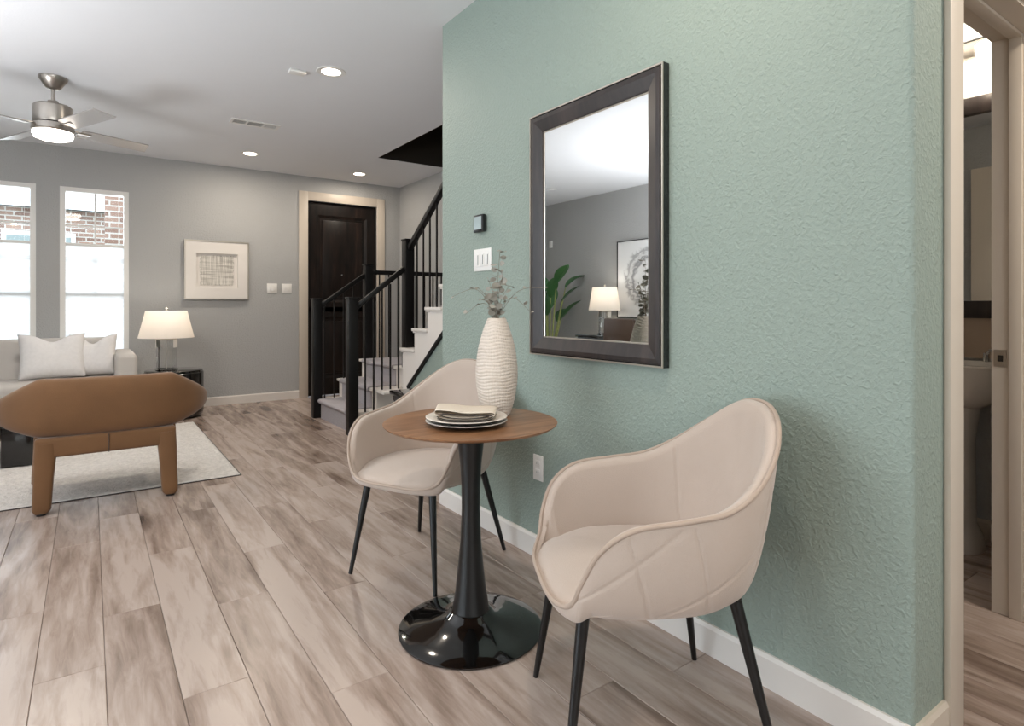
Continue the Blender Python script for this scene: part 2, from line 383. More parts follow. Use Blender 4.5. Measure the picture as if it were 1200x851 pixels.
# ceiling with the stairwell opening
HX, HY0, HY1 = 2.55, 2.1, 6.13
b = B().box(XL-.1, HX, YB-.1, YF+.15, H, H+.3).box(HX, XR+.15, HY1, YF+.15, H, H+.3).box(HX, XR+.25, YB-.1, HY0, H, H+.3)
struct(b.obj('ceiling', M['ceil'], smooth=False))
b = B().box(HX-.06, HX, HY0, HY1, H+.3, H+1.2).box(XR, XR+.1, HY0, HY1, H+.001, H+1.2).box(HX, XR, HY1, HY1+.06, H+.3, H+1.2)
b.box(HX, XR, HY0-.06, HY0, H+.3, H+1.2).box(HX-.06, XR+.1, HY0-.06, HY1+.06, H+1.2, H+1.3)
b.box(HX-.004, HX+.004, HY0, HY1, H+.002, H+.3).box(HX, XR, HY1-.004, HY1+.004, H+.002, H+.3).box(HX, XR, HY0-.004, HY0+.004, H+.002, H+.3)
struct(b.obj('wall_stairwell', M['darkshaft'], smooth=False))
# far wall with two windows (and a third out of view) and the entry door
WZ0, WZ1 = .42, 2.34
WIN = [(-1.80, -1.215), (-1.018, -.433), (-.245, .339)]
DX0, DX1, DZ = 2.212, 3.105, 2.44
cuts = []
b = B(); x = XL-.15
for a, c in WIN:
    b.box(x, a, YF, YF+.15, -.1, H+.05).box(a, c, YF, YF+.15, -.1, WZ0).box(a, c, YF, YF+.15, WZ1, H+.05); x = c
b.box(x, DX0, YF, YF+.15, -.1, H+.05).box(DX0, DX1, YF, YF+.15, DZ, H+.05).box(DX1, XR+.15, YF, YF+.15, -.1, H+.05)
struct(b.obj('wall_far', M['greige'], smooth=False))
# left wall with the glass door opening (out of the frame)
b = B().box(XL-.15, XL, YB-.15, .45, -.1, H+.05).box(XL-.15, XL, 3.35, YF, -.1, H+.05).box(XL-.15, XL, .45, 3.35, 2.4, H+.05)
struct(b.obj('wall_left', M['greige'], smooth=False))
b = B().box(XL, -1.6, YB-.15, YB, -.1, H+.05).box(1.6, XR+.2, YB-.15, YB, -.1, H+.05).box(-1.6, 1.6, YB-.15, YB, -.1, .7).box(-1.6, 1.6, YB-.15, YB, 2.3, H+.05)
struct(b.obj('wall_back', M['greige'], smooth=False))
b = B().box(XR, XR+.15, YB, YR, -.1, H+.05).box(XR, XR+.15, BY1+.1, YF, -.1, H+.05)
struct(b.obj('wall_entry', M['greige'], smooth=False))
# glass door and added back window (the light's own openings, beside and behind the camera)
def glazed(name, horiz, a, c, z0, z1, at, n):
    r = B()
    t = .05
    def bx(p0, p1, q0, q1):
        if horiz: r.box(p0, p1, at, at+.06, q0, q1)
        else: r.box(at, at+.06, p0, p1, q0, q1)
    bx(a, c, z0, z0+t); bx(a, c, z1-t, z1)
    for i in range(n+1):
        p = a+(c-a-t)*i/n; bx(p, p+t, z0+t, z1-t)
    o = struct(r.obj(name, M['trim'], smooth=False))
    for i in range(n):
        p0 = a+(c-a-t)*i/n+t; p1 = a+(c-a-t)*(i+1)/n
        if horiz: box('pane', p0, p1, at+.025, at+.031, z0+t, z1-t, M['pane'], o)
        else: box('pane', at+.025, at+.031, p0, p1, z0+t, z1-t, M['pane'], o)
glazed('door_3', False, .45, 3.35, 0, 2.4, XL-.12, 2)
glazed('window_4', True, -1.6, 1.6, .7, 2.3, YB-.12, 3)
# teal wall: long face, rounded corner, short return to the powder room
def arc(cx, cy, r, a0, a1, n=6): return [(cx+r*math.cos(math.radians(a0+(a1-a0)*i/n)), cy+r*math.sin(math.radians(a0+(a1-a0)*i/n))) for i in range(n+1)]
R0 = .018
poly = arc(XG+R0, YR+R0, R0, 180, 270) + [(D0-.005, YR), (D0-.005, YR+.13), (XG+.13, YR+.13), (XG+.13, YG-.13), (XS+.13, YG-.13), (XS+.13, YG)] + arc(XG+R0, YG-R0, R0, 90, 180)
b = B().prism(poly, 'Z', -.1, H)
b.box(D0-.005, D1+.005, YR, YR+.13, 2.135, H)
b.box(D1+.005, XR+.15, YR, YR+.13, -.1, H)
struct(b.obj('wall_right', M['teal'], ang=50))
# wall under the upper flight (teal below the stringer)
def stz(Y): return .404+.78*(4.90-Y)
poly = [(5.02, -.1), (5.02, .30), (4.90, .385), (YG, stz(YG)-.02), (YG, -.1)]
struct(B().prism(poly, 'X', XS+.012, XS+.10).obj('wall_stair', M['teal'], smooth=False))
# powder room
b = B().box(XB, XB+.12, YR, BY1+.12, -.1, H).box(XG+.13, XB, BY1, BY1+.12, -.1, H)
struct(b.obj('wall_powder_room', M['greige'], smooth=False))
struct(B().box(XG+.1305, XG+.136, YR+.131, BY1, 0, BH).box(XG+.136, D0-.09, YR+.1305, YR+.136, 0, BH).box(D1+.11, XB, YR+.1305, YR+.136, 0, BH).obj('wall_powder_lining', M['greige'], smooth=False))
struct(box('ceiling_powder_room', XG+.13, XB, YR+.13, BY1, BH, BH+.1, M['ceil'], smooth=False))

# baseboards
BBH = .098; BT = .014
def board(name, poly_or_seg, mat='trim'):
    (xa, ya), (xb, yb), (nx, ny) = poly_or_seg
    prof = [(0, 0), (BT, 0), (BT, BBH-.012), (BT*.55, BBH), (0, BBH)]
    v = []
    for (x, y) in ((xa, ya), (xb, yb)):
        for d, z in prof: v.append((x+nx*d, y+ny*d, z))
    n = 5; f = [tuple(range(5)), tuple(range(5, 10))]+[(i, (i+1) % 5, 5+(i+1) % 5, 5+i) for i in range(5)]
    return struct(B().add(v, f).obj(name, M[mat], smooth=False))
board('baseboard_right', ((XG, YR-.002), (XG, YG), (-1, 0)))
board('baseboard_return', ((XG-BT, YR), (1.838, YR), (0, -1)), 'trimwarm')
board('baseboard_far', ((XL, YF), (2.10, YF), (0, -1)))
board('baseboard_door_side', ((3.225, YF), (XR, YF), (0, -1)))
board('baseboard_left', ((XL, 3.45), (XL, YF), (1, 0)))
board('baseboard_left_near', ((XL, YB), (XL, .35), (1, 0)))
board('baseboard_entry', ((XR, 6.25), (XR, YF), (-1, 0)))
board('baseboard_powder_room', ((XB, YR+.13), (XB, BY1), (-1, 0)), 'trimwarm')

# ------------------------------------------------------------------ powder room doorway (door_2)
dr = struct(B().box(D0-.02, D0, YR-.001, YR+.155, 0, 2.135).box(D1, D1+.02, YR-.001, YR+.155, 0, 2.135).box(D0-.02, D1+.02, YR-.001, YR+.155, 2.115, 2.135).obj('door_2', M['trimwarm'], smooth=False))
def part(nm, b, mat, par, **kw): return b.obj(nm, mat, par, **kw)
CW = .09
def casing(x0, x1, z0, z1, par, y=YR, s=-1, m='trimwarm'):
    y0, y1 = sorted((y, y+s*.018))
    box('casing', x0, x1, y0, y1, z0, z1, M[m], par, bev=.003)
casing(D0-.012-CW, D0-.012, 0, 2.127+CW, dr); casing(D1+.012, D1+.012+CW, 0, 2.127+CW, dr); casing(D0-.012, D1+.012, 2.127, 2.127+CW, dr)
casing(D0-.012-.06, D0-.012, 0, 2.127+CW, dr, YR+.13, 1); casing(D1+.012, D1+.012+CW, 0, 2.127+CW, dr, YR+.13, 1); casing(D0-.012, D1+.012, 2.127, 2.127+CW, dr, YR+.13, 1)
ST0, ST1 = YR+.062, YR+.102
box('door_stop', D1-.012, D1, ST0, ST1, 0, 2.115, M['trimwarm'], dr, bev=.003)
box('door_stop', D0, D0+.012, ST0, ST1, 0, 2.115, M['trimwarm'], dr, bev=.003)
box('door_stop', D0+.012, D1-.012, ST0, ST1, 2.103, 2.115, M['trimwarm'], dr, bev=.003)
sp = B().box(D1-.003, D1, ST1+.008, ST1+.045, .91, .973)
sp = lab(sp.obj('strike_plate', M['nickel'], dr, bev=0, smooth=False), 'nickel strike plate on the jamb')
box('latch_hole', D1-.0035, D1-.0028, ST1+.018, ST1+.034, .93, .953, M['black'], sp)
# open powder-room door, folded back on its hinges
dl = box('door_leaf', D0+.008, D0+.043, YR+.165, YR+.165+.78, .01, 2.10, M['trimwarm'], dr, bev=.002)
lab(dl, 'white door leaf swung open into the powder room')

# powder room fittings
sk = thing('pedestal_sink', 'white pedestal sink with chrome faucet seen through the powder room doorway', 'sink', (3.36, 1.12, 0))
def ellip(prof, n=40, cx=0, cy=0):
    v = []; f = []
    for rx, ry, z in prof:
        for i in range(n):
            a = 2*PI*i/n; ca, sa = math.cos(a), math.sin(a)
            v.append((cx+rx*math.copysign(abs(ca)**.7, ca), cy+ry*math.copysign(abs(sa)**.7, sa), z))
    for j in range(len(prof)-1):
        for i in range(n): f.append((j*n+i, j*n+(i+1) % n, (j+1)*n+(i+1) % n, (j+1)*n+i))
    f.append(tuple(range(n))[::-1]); f.append(tuple(range((len(prof)-1)*n, len(prof)*n))); return B().add(v, f)
ellip([(.08, .12, .66), (.15, .2, .71), (.175, .25, .79), (.185, .265, .835), (.19, .27, .86), (.185, .265, .868), (.16, .235, .868), (.13, .2, .80), (.04, .06, .75)]).obj('basin', M['ceramic'], sk)
ellip([(.115, .13, 0), (.11, .12, .06), (.085, .095, .12), (.08, .09, .5), (.10, .115, .70)]).obj('pedestal', M['ceramic'], sk)
B().tube(catmull([(.13, -.0, .868), (.13, 0, .93), (.11, 0, .965), (.06, 0, .96), (.02, 0, .93)], 6), .011, 10).obj('faucet', M['chrome'], sk)
for yy in (-.1, .1):
    B().tube([(.13, yy, .868), (.13, yy, .91)], .012, 10).tube([(.13, yy, .905), (.08, yy*1.3, .925)], .008, 8).obj('faucet_handle', M['chrome'], sk)
pmr = thing('wall_mirror', 'dark framed mirror above the powder room sink', 'mirror', (XB-.002, 1.12, 1.075))
for nm, y0, y1, z0, z1 in (('frame_rail', -.42, .42, 0, .085), ('frame_rail', -.42, .42, .995, 1.08), ('frame_stile', -.42, -.345, .085, .995), ('frame_stile', .345, .42, .085, .995)):
    box(nm, -.03, 0, y0, y1, z0, z1, M['mframe'], pmr, bev=.004)
box('mirror_glass', -.012, -.008, -.35, .35, .08, 1.0, M['mirror'], pmr)
vl = thing('vanity_light', 'brushed nickel vanity light with white glass tubes above the powder room mirror', 'wall lamp', (XB-.002, 1.12, 2.31))
box('back_plate', -.025, 0, -.3, .3, .04, .12, M['nickel'], vl, bev=.005)
for yy in (-.115, .115):
    B().tube([(-.02, yy, .08), (-.10, yy, .08), (-.10, yy, .06)], .01, 8).obj('arm', M['nickel'], vl)
    B().lathe([(.036, -.12), (.043, -.115), (.045, .06), (.03, .07)], 24, (-.10, yy, 0)).obj('glass_shade', M['tube'], vl)
box_ = box('lit_wall_strip', XB-.012, XB, .78, 1.7, .88, 1.08, M['lit_wall_tan'], smooth=False); tag(box_, 'beige strip with the lit wall tone painted in, between powder room sink and mirror', 'lit_wall_strip')  # tan tone of the lit wall below the mirror, put into a strip

# ------------------------------------------------------------------ entry door (door_1)
ed = struct(B().box(DX0-.02, DX0, YF+.001, YF+.14, 0, DZ+.02).box(DX1, DX1+.02, YF+.001, YF+.14, 0, DZ+.02).box(DX0, DX1, YF+.001, YF+.14, DZ, DZ+.02).obj('door_1', M['trim'], smooth=False))
for x0, x1, z0, z1 in ((DX0-.114, DX0-.004, 0, DZ+.114), (DX1+.004, DX1+.114, 0, DZ+.114), (DX0-.004, DX1+.004, DZ+.004, DZ+.114)):
    box('casing', x0, x1, YF-.018, YF, z0, z1, M['trimwarm'], ed, bev=.003)
yd = YF+.035
sl = box('door_slab', DX0, DX1, yd, yd+.045, .008, DZ-.002, M['door'], ed)
lab(sl, 'dark stained knotty wooden door slab')
def dpanel(z0, z1):
    a, c = DX0+.125, DX1-.125
    for x0, x1, q0, q1 in ((DX0+.002, a, z0-.12, z1+.12), (c, DX1-.002, z0-.12, z1+.12), (a, c, z1, z1+.12), (a, c, z0-.12, z0)):
        box('door_rail', x0, x1, yd-.016, yd+.002, max(q0, .01), min(q1, DZ-.004), M['door'], sl).matrix_parent_inverse = Matrix.Translation(-sl.location)
    # bevelled mould around the raised panel
    m = B(); t = .035
    for (p, q, r_, s_) in (((a, z0), (c, z0), (c-t, z0+t), (a+t, z0+t)), ((a, z1), (c, z1), (c-t, z1-t), (a+t, z1-t)), ((a, z0), (a, z1), (a+t, z1-t), (a+t, z0+t)), ((c, z0), (c, z1), (c-t, z1-t), (c-t, z0+t))):
        m.add([(p[0], yd-.016, p[1]), (q[0], yd-.016, q[1]), (r_[0], yd+.001, r_[1]), (s_[0], yd+.001, s_[1])], [(0, 1, 2, 3)])
    mo = m.obj('panel_moulding', M['door'], sl, smooth=False); mo.matrix_parent_inverse = Matrix.Translation(-sl.location)
    o = box('door_panel', a+.06, c-.06, yd-.012, yd+.002, z0+.06, z1-.06, M['door'], sl, bev=.006); o.matrix_parent_inverse = Matrix.Translation(-sl.location)
dpanel(1.18, 2.28); dpanel(.22, 1.0)
ph = B().tube([(2.645, yd-.020, 1.53), (2.645, yd+.001, 1.53)], .009, 12).obj('peephole', M['chrome'], ed)
B().tube([(2.28, yd-.02, 1.02), (2.28, yd-.06, 1.02)], .012, 10).tube([(2.28, yd-.055, 1.02), (2.38, yd-.055, 1.02)], .009, 8).lathe([(.03, 0), (.03, .004)], 16, (2.28, yd-.02, 1.02)).obj('door_handle', M['blackmetal'], ed)
for z in (.3, 1.25, 2.18):
    box('hinge', DX1-.004, DX1+.012, yd-.022, yd-.004, z-.05, z+.05, M['blackmetal'], ed)

# ------------------------------------------------------------------ windows + shades
for i, (a, c) in enumerate(WIN):
    y = YF+.05; t = .045
    w = B().box(a, a+t, y-.045, y+.06, WZ0, WZ1).box(c-t, c, y-.045, y+.06, WZ0, WZ1).box(a+t, c-t, y-.045, y+.06, WZ1-t, WZ1).box(a+t, c-t, y-.045, y+.06, WZ0, WZ0+t)
    w = struct(w.obj('window_%d' % (3 if i == 0 else i), M['plastic'], smooth=False))
    zm = 1.25
    box('meeting_rail', a+t, c-t, y+.0, y+.04, zm-.02, zm+.02, M['plastic'], w)
    box('muntin', (a+c)/2-.007, (a+c)/2+.007, y+.012, y+.028, zm+.02, WZ1-t, M['plastic'], w)
    for zz in (zm+.02+(WZ1-t-zm-.02)/3, zm+.02+(WZ1-t-zm-.02)*2/3):
        box('muntin', a+t, c-t, y+.013, y+.027, zz-.007, zz+.007, M['plastic'], w)
    box('pane', a+t, c-t, y+.018, y+.022, zm+.02, WZ1-t, M['pane'], w)
    box('pane', a+t, c-t, y+.018, y+.022, WZ0+t, zm-.02, M['pane'], w)
    box('window_sill', a-.01, c+.01, YF-.02, YF+.01, WZ0-.02, WZ0, M['trim'], w)
    nm = ['white top-down shade on the window out of frame at the left', 'white top-down shade in the left window behind the sofa', 'white top-down shade in the window nearer the lamp'][i]
    s = thing('window_shade', nm, 'shade', ((a+c)/2, y-.022, 0), 0, 'top-down window shades')
    hw = (c-a)/2-.004
    box('top_rail', -hw, hw, -.012, .012, 1.745, 1.775, M['plastic'], s, bev=.003)
    box('bottom_rail', -hw, hw, -.012, .012, WZ0+.002, WZ0+.03, M['plastic'], s, bev=.003)
    box('head_rail', -hw, hw, -.015, .015, WZ1-.035, WZ1-.002, M['plastic'], s, bev=.003)
    v = []; f = []; n = 60; z0 = WZ0+.03; z1 = 1.745            # pleated cloth
    for j in range(n+1):
        z = z0+(z1-z0)*j/n; yy = .002 if j % 2 else -.002
        v += [(-hw+.004, yy, z), (hw-.004, yy, z)]
        if j: f.append((2*j-2, 2*j-1, 2*j+1, 2*j))
    B().add(v, f).obj('shade_cloth', M['shadecloth'], s, smooth=False)
    for xx in (-hw*.7, hw*.7):
        B().tube([(xx, 0, 1.775), (xx, 0, WZ1-.03)], .0012, 5).obj('cord', M['plastic'], s)

# outside: neighbour's brick house and lawn
g = struct(box('ground_outside', -12, 12, YF+.4, 26, -.6, -.5, M['grass'], smooth=False))
hs = thing('brick_house', 'neighbouring brick house seen through the upper window panes', 'house', (-1, 13, -.5))
box('wall', -7, 4.5, 0, 6, 0, 3.3, M['brick'], hs, smooth=False)
B().prism([(-.2, 3.3), (6.2, 3.3), (3, 3.6)], 'X', -7.3, 4.8).obj('roof', M['greyplastic'], hs, smooth=False)
for xx in (-5.6, -3.4, -1.9, .3, 2.2):
    wf = box('window', xx-.5, xx+.5, -.06, .02, 1.3, 2.9, M['plastic'], hs, smooth=False)
    for dx in (-.23, .23):
        o = box('pane', dx-.2, dx+.2, -.045, -.04, -.72, .72, M['screen'], wf, smooth=False); o.location.y = -.045
br = thing('brick_pillar', 'darker brick porch pillar seen at the edge of the right window', 'pillar', (.33, 10.0, -.5))
box('shaft', -.16, .16, -.2, .2, 0, 3.6, M['brick'], br, smooth=False); box('cap', -.2, .2, -.24, .24, 3.6, 3.7, M['trim'], br)

# ------------------------------------------------------------------ staircase
st = thing('staircase', 'white painted staircase with grey carpet runner turning at a landing', 'stairs', (0, 0, 0))
SY0, SY1 = 5.12, 6.15; NX = [1.89, 2.105, 2.345]
TT = .026
def rbox(nm, *a, mat='trim', bev=.004): return box(nm, *a, M[mat], st, bev=bev)
# lower flight bodies (rising to the right)
for i in range(2):
    z = .19*(i+1); x0 = NX[i]+.025; x1 = NX[i+1]+.025
    rbox('riser', x0, x1+.001, SY0+.03, SY1-.03, 0, z-TT, bev=0)
    rbox('tread', NX[i], NX[i+1]+.03, SY0, SY1, z-TT, z)
    # side corner boards, a little proud of the step's side
    rbox('corner_board', x0-.002, x0+.07, SY0+.018, SY0+.03, 0.0 if i == 0 else .19, z-TT, bev=0)
    rbox('corner_board', x0-.002, x0+.07, SY1-.03, SY1-.018, 0.0 if i == 0 else .19, z-TT, bev=0)
rbox('landing', NX[2]+.025, XR-.002, 5.0, SY1-.03, 0, .57-TT, bev=0)
rbox('landing_top', NX[2], XR-.002, 4.95, SY1, .57-TT, .57)
def carpet(pts, axis, a, b_, parent=st, nm='carpet'):
    """strip following pts (in the plane across axis), 9 mm thick"""
    v = []; f = []; n = len(pts)
    P = [Vector((p[0], p[1])) for p in pts]; Q = []
    for i, p in enumerate(P):
        t = (P[min(i+1, n-1)]-P[max(i-1, 0)]).normalized(); Q.append(p+Vector((-t.y, t.x))*.010)
    ring_ = P+Q[::-1]
    return B().prism([(q.x, q.y) for q in ring_], axis, a, b_).obj(nm, M['carpet'], parent, ang=60)
def nose(x, z, s=1):   # rounded nosing in profile, s: direction of travel
    return [(x+s*.0, z-TT), (x-s*.012, z-TT*.6), (x-s*.012, z-.004), (x-s*.004, z+.001)]
for i in range(3):
    z = .19*(i+1); x = NX[i]
    pts = [(x+.024, z-.19+.001), (x+.024, z-TT-.004)] + nose(x, z) + ([(NX[i+1]+.022, z+.001)] if i < 2 else [(XR-.01, z+.001)])
    carpet(pts, 'Y', SY0+.13, SY1-.13)
# upper flight (rising toward the camera's side) along the far wall of the stair hall
NU = 12; UY = [5.03-.248*k for k in range(NU+1)]
for k in range(NU):
    z = .755+.185*k
    if UY[k] < 2.2: break
    rbox('tread', XS-.02, XR-.002, UY[k+1]-.03, UY[k], z-TT, z)
    rbox('riser', XS+.005, XR-.002, UY[k]-.045, UY[k]-.025, z-.185, z-TT, bev=0)
    # scotia block under the tread's open end
    rbox('tread_bracket', XS-.012, XS+.004, UY[k]-.07, UY[k]-.012, z-TT-.014, z-TT, bev=.003)
    pts = [(UY[k]-.024, z-.184), (UY[k]-.024, z-TT-.004), (UY[k], z-TT), (UY[k]+.012, z-TT*.6), (UY[k]+.012, z-.004), (UY[k]+.004, z+.001), (UY[k+1]-.022, z+.001)]
    P = [Vector(p) for p in pts]; Q = []
    for i, p in enumerate(P):
        t = (P[min(i+1, 6)]-P[max(i-1, 0)]).normalized(); Q.append(p+Vector((t.y, -t.x))*.010)
    B().prism([(q.x, q.y) for q in P+Q[::-1]], 'X', XS+.13, XR-.08).obj('carpet', M['carpet'], st, ang=60)
# saw-toothed white skirt on the open side
poly = [(5.0, .30), (5.0, .57)]
for k in range(NU):
    z = .755+.185*k
    if UY[k] < 2.2: break
    poly += [(UY[k]-.025, z-.185-TT if k else .57), (UY[k]-.025, z-TT)]
ye = poly[-1][0]-.2; ze = poly[-1][1]
poly += [(ye, ze), (ye, stz(ye))]
poly += [(4.90, stz(4.90))]
B().prism(poly, 'X', XS, XS+.03).obj('skirt', M['trim'], st, smooth=False)
B().bar((XS+.004, 4.90, stz(4.90)), (XS+.004, ye, stz(ye)), .022, .03).obj('stringer_trim', M['rail'], st, smooth=False)
# filler below the landing towards the camera
rbox('side_panel', NX[1]+.03, XS+.02, SY0+.05, SY0+.07, 0, .38-TT, bev=0)
rbox('side_ledge', NX[1], XS+.03, 4.93, SY0, .38-TT, .38)

# railing
rl = thing('stair_railing', 'black square newel posts and thin balusters along the carpeted stairs', 'railing', (0, 0, 0))
PWD = .088
def newel(x, y, z0, z1):
    n = box('newel_post', x-PWD/2, x+PWD/2, y-PWD/2, y+PWD/2, z0, z1-.012, M['rail'], rl, bev=.004)
    c = B().box(-PWD/2-.006, PWD/2+.006, -PWD/2-.006, PWD/2+.006, -.012, .004).obj('post_cap', M['rail'], n, (0, 0, (z1-z0)/2), bev=.003)
N1, N2, N3, N4 = (1.885, 6.105), (1.885, 5.105), (2.39, 5.035), (2.43, 6.105)
newel(*N1, 0, 1.215); newel(*N2, 0, 1.215); newel(*N3, .57, 1.75); newel(*N4, .57, 1.585)
def rail(a, b_): return B().bar(a, b_, .05, .045).obj('handrail', M['rail'], rl, bev=.006)
rail((N1[0]+.04, N1[1], 1.135), (N4[0]-.04, N4[1], 1.46))
rail((N2[0]+.04, N2[1], 1.125), (N3[0]-.04, N3[1]+.0, 1.475))
rail((N4[0]+.04, N4[1], 1.495), (XR-.003, N4[1], 1.495))
def urz(Y): return 1.665+.715*(4.99-Y)
rail((N3[0], N3[1]-.04, urz(4.99)), (N3[0], 3.4, urz(3.4)))
bw = .0125
def bal(x, y, z0, z1): box('baluster', x-bw/2, x+bw/2, y-bw/2, y+bw/2, z0, z1, M['rail'], rl)
for x in (1.965, 2.065): bal(x, N1[1], .19, 1.135+.65*(x-N1[0]-.04)); 
for x in (2.165, 2.27): bal(x, N1[1], .38, 1.135+.65*(x-N1[0]-.04))
for x, z0 in ((2.0, .19), (2.075, .19), (2.15, .38), (2.225, .38), (2.30, .38)):
    bal(x, N2[1]-.07*(x-1.885)/.505, z0, 1.125+.70*(x-N2[0]-.04))
x = 2.56
while x < 3.4: bal(x, N4[1], .57, 1.49); x += .108
for k in range(6):
    z = .755+.185*k
    for dy in (.055, .178):
        yy = UY[k]-dy
        if 3.42 < yy < 4.96: bal(N3[0], yy, z, urz(yy))

# ------------------------------------------------------------------ low dark bench behind the far chair
bn = thing('bench', 'low dark bench against the teal wall below the stairs, behind the far chair', 'bench', (2.14, 3.9, 0))
box('seat', -.17, .155, -.60, .60, .425, .455, M['black'], bn, bev=.006)
box('lower_frame', -.15, .14, -.58, .58, .375, .415, M['mframe'], bn, bev=.006)
for sx in (-.13, .12):
    for sy in (-1, 1):
        B().tube(catmull([(sx, sy*.54, .38), (sx, sy*.50, .27), (sx, sy*.53, .12), (sx, sy*.57, .012)], 6), [.026-.0006*i for i in range(19)], 10).obj('leg', M['mframe'], bn)

# ------------------------------------------------------------------ wall things on the teal wall
def face_x(nm, label, cat, y, z, group=None, x=XG): return thing(nm, label, cat, (x, y, z), 0, group)
MY0, MY1, MZ0, MZ1 = 1.388, 2.155, .918, 1.983
mr_ = thing('framed_mirror', 'large rectangular mirror in a wide espresso frame above the bistro table', 'mirror', (XG-.001, (MY0+MY1)/2, (MZ0+MZ1)/2))
hw, hh = (MY1-MY0)/2, (MZ1-MZ0)/2
def mitred(sections, nm, mat):
    """four mitred frame pieces; sections = profile points (inset from outer edge, projection towards the room)"""
    C_ = [(-hw, -hh), (hw, -hh), (hw, hh), (-hw, hh)]
    for s in range(4):
        a, c = C_[s], C_[(s+1) % 4]; v = []
        for (q) in (a, c):
            for ins, pr in sections:
                v.append((-pr, q[0]-math.copysign(ins, q[0]), q[1]-math.copysign(ins, q[1])))
        n = len(sections); f = [tuple(range(n)), tuple(range(n, 2*n))]+[(i, (i+1) % n, n+(i+1) % n, n+i) for i in range(n)]
        B().add(v, f).obj(nm, mat, mr_, smooth=False)
mitred([(0, 0), (0, .029), (.009, .029), (.009, 0)], 'frame_edge', M['black'])
mitred([(.0005, .029), (.0005, .034), (.006, .034), (.006, .029)], 'outer_bead', M['silver'])
mitred([(.009, 0), (.009, .029), (.011, .029), (.013, .035), (.030, .036), (.074, .022), (.078, .020), (.078, 0)], 'frame', M['mframe'])
mitred([(.078, 0), (.078, .016), (.082, .016), (.084, .012), (.084, 0)], 'inner_bead', M['silver'])
box('outer_back', -.008, 0, -hw+.01, hw-.01, -hh+.01, hh-.01, M['black'], mr_)
box('mirror_glass', -.0125, -.0095, -hw+.083, hw-.083, -hh+.083, hh-.083, M['mirror'], mr_)

def proj_teal(px, py, x=XG):
    r_ = (px-600)/700; d = x/(.5773+r_*.8165); return d*(.8165-r_*.5773), 1.135+(358.5-py)/700*d
y1, z1 = proj_teal(557, 252); y2, z2 = proj_teal(574, 273)
tm = thing('thermostat', 'small square grey thermostat above the white control panel on the teal wall', 'thermostat', (XG, (y1+y2)/2, (z1+z2)/2+.0))
a = .045
box('back_plate', -.008, 0, -a+.004, a-.004, -a+.004, a-.004, M['greyplastic'], tm, bev=.002)
box('housing', -.028, -.008, -a, a, -a, a, M['blackmetal'], tm, bev=.004)
box('display', -.0295, -.0275, -a+.011, a-.011, -a+.014, a-.010, M['screen'], tm)
box('button', -.0295, -.0275, a-.018, a-.006, -a+.003, -a+.009, M['black'], tm)
y1, z1 = proj_teal(553.5, 291); y2, z2 = proj_teal(580, 319)
cp = thing('control_panel', 'white three-gang dimmer and switch plate below the thermostat', 'switch', (XG, (y1+y2)/2, (z1+z2)/2))
box('plate', -.007, 0, -.082, .082, -.0575, .0575, M['plastic'], cp, bev=.003)
for yy in (-.046, 0, .046):
    t_ = box('rocker', -.011, -.006, yy-.0165, yy+.0165, -.033, .033, M['plastic'], cp, bev=.002)
    box('slider', -.0025, .0, -.012, -.009, -.025, .025, M['greyplastic'], t_).location = (-.003, -.0115, 0)
y1, z1 = proj_teal(626, 538); y2, z2 = proj_teal(638, 571)
ol = thing('outlet', 'white duplex outlet low on the teal wall between the chairs', 'outlet', (XG, y1-.035, .405))
box('plate', -.006, 0, -.035, .035, -.057, .057, M['plastic'], ol, bev=.002)
for zz in (-.02, .02):
    q = box('socket', -.008, -.005, -.017, .017, zz-.014, zz+.014, M['plastic'], ol, bev=.002)
    for yy in (-.006, .006): box('slot', -.002, .0002, yy-.001, yy+.001, -.004, .006, M['black'], q).location = (-.0012, yy, .001)

# far wall: switches and framed paper art
for i, (sx, l_) in enumerate(((1.785, 'white double rocker switch on far wall, left of the pair beside the entry door'), (1.955, 'white double rocker switch on far wall, right of the pair nearest the entry door'))):
    sw = thing('light_switch', l_, 'switch', (sx, YF, 1.345), 0, 'switches beside the entry door')
    box('plate', -.058, .058, -.006, 0, -.058, .058, M['plastic'], sw, bev=.002)
    for xx in (-.024, .024): box('rocker', xx-.016, xx+.016, -.010, -.005, -.033, .033, M['plastic'], sw, bev=.002)
pf = thing('picture_frame', 'square pale framed woven paper art with wide white mat above the lamp', 'picture', (1.185, YF, 1.54))
q = .332
for nm, x0, x1, z0, z1 in (('frame_rail', -q, q, q-.012, q), ('frame_rail', -q, q, -q, -q+.012), ('frame_stile', -q, -q+.012, -q+.012, q-.012), ('frame_stile', q-.012, q, -q+.012, q-.012)):
    box(nm, x0, x1, -.045, 0, z0, z1, M['silver'], pf)
m_ = B()
for x0, x1, z0, z1 in ((-q+.012, -.212, -q+.012, q-.012), (.212, q-.012, -q+.012, q-.012), (-.212, .212, .19, q-.012), (-.212, .212, -q+.012, -.20)): m_.box(x0, x1, -.038, -.005, z0, z1)
m_.obj('mat', M['paper'], pf, smooth=False)
bmesh_rag = B(); n = 24
pts = []
for s in range(4):
    for i in range(n):
        t = -1+2*i/n; e = .012*random.uniform(-.6, .6)
        a_, c_ = .172, .165
        pts.append([(t*a_, -c_+e), (a_+e, t*c_), (-t*a_, c_+e), (-a_+e, -t*c_)][s])
B().prism(pts, 'Y', -.016, -.008).obj('woven_paper', M['burlap'], pf, smooth=False)
box('backing', -.212, .212, -.008, -.003, -.20, .19, M['paper'], pf)

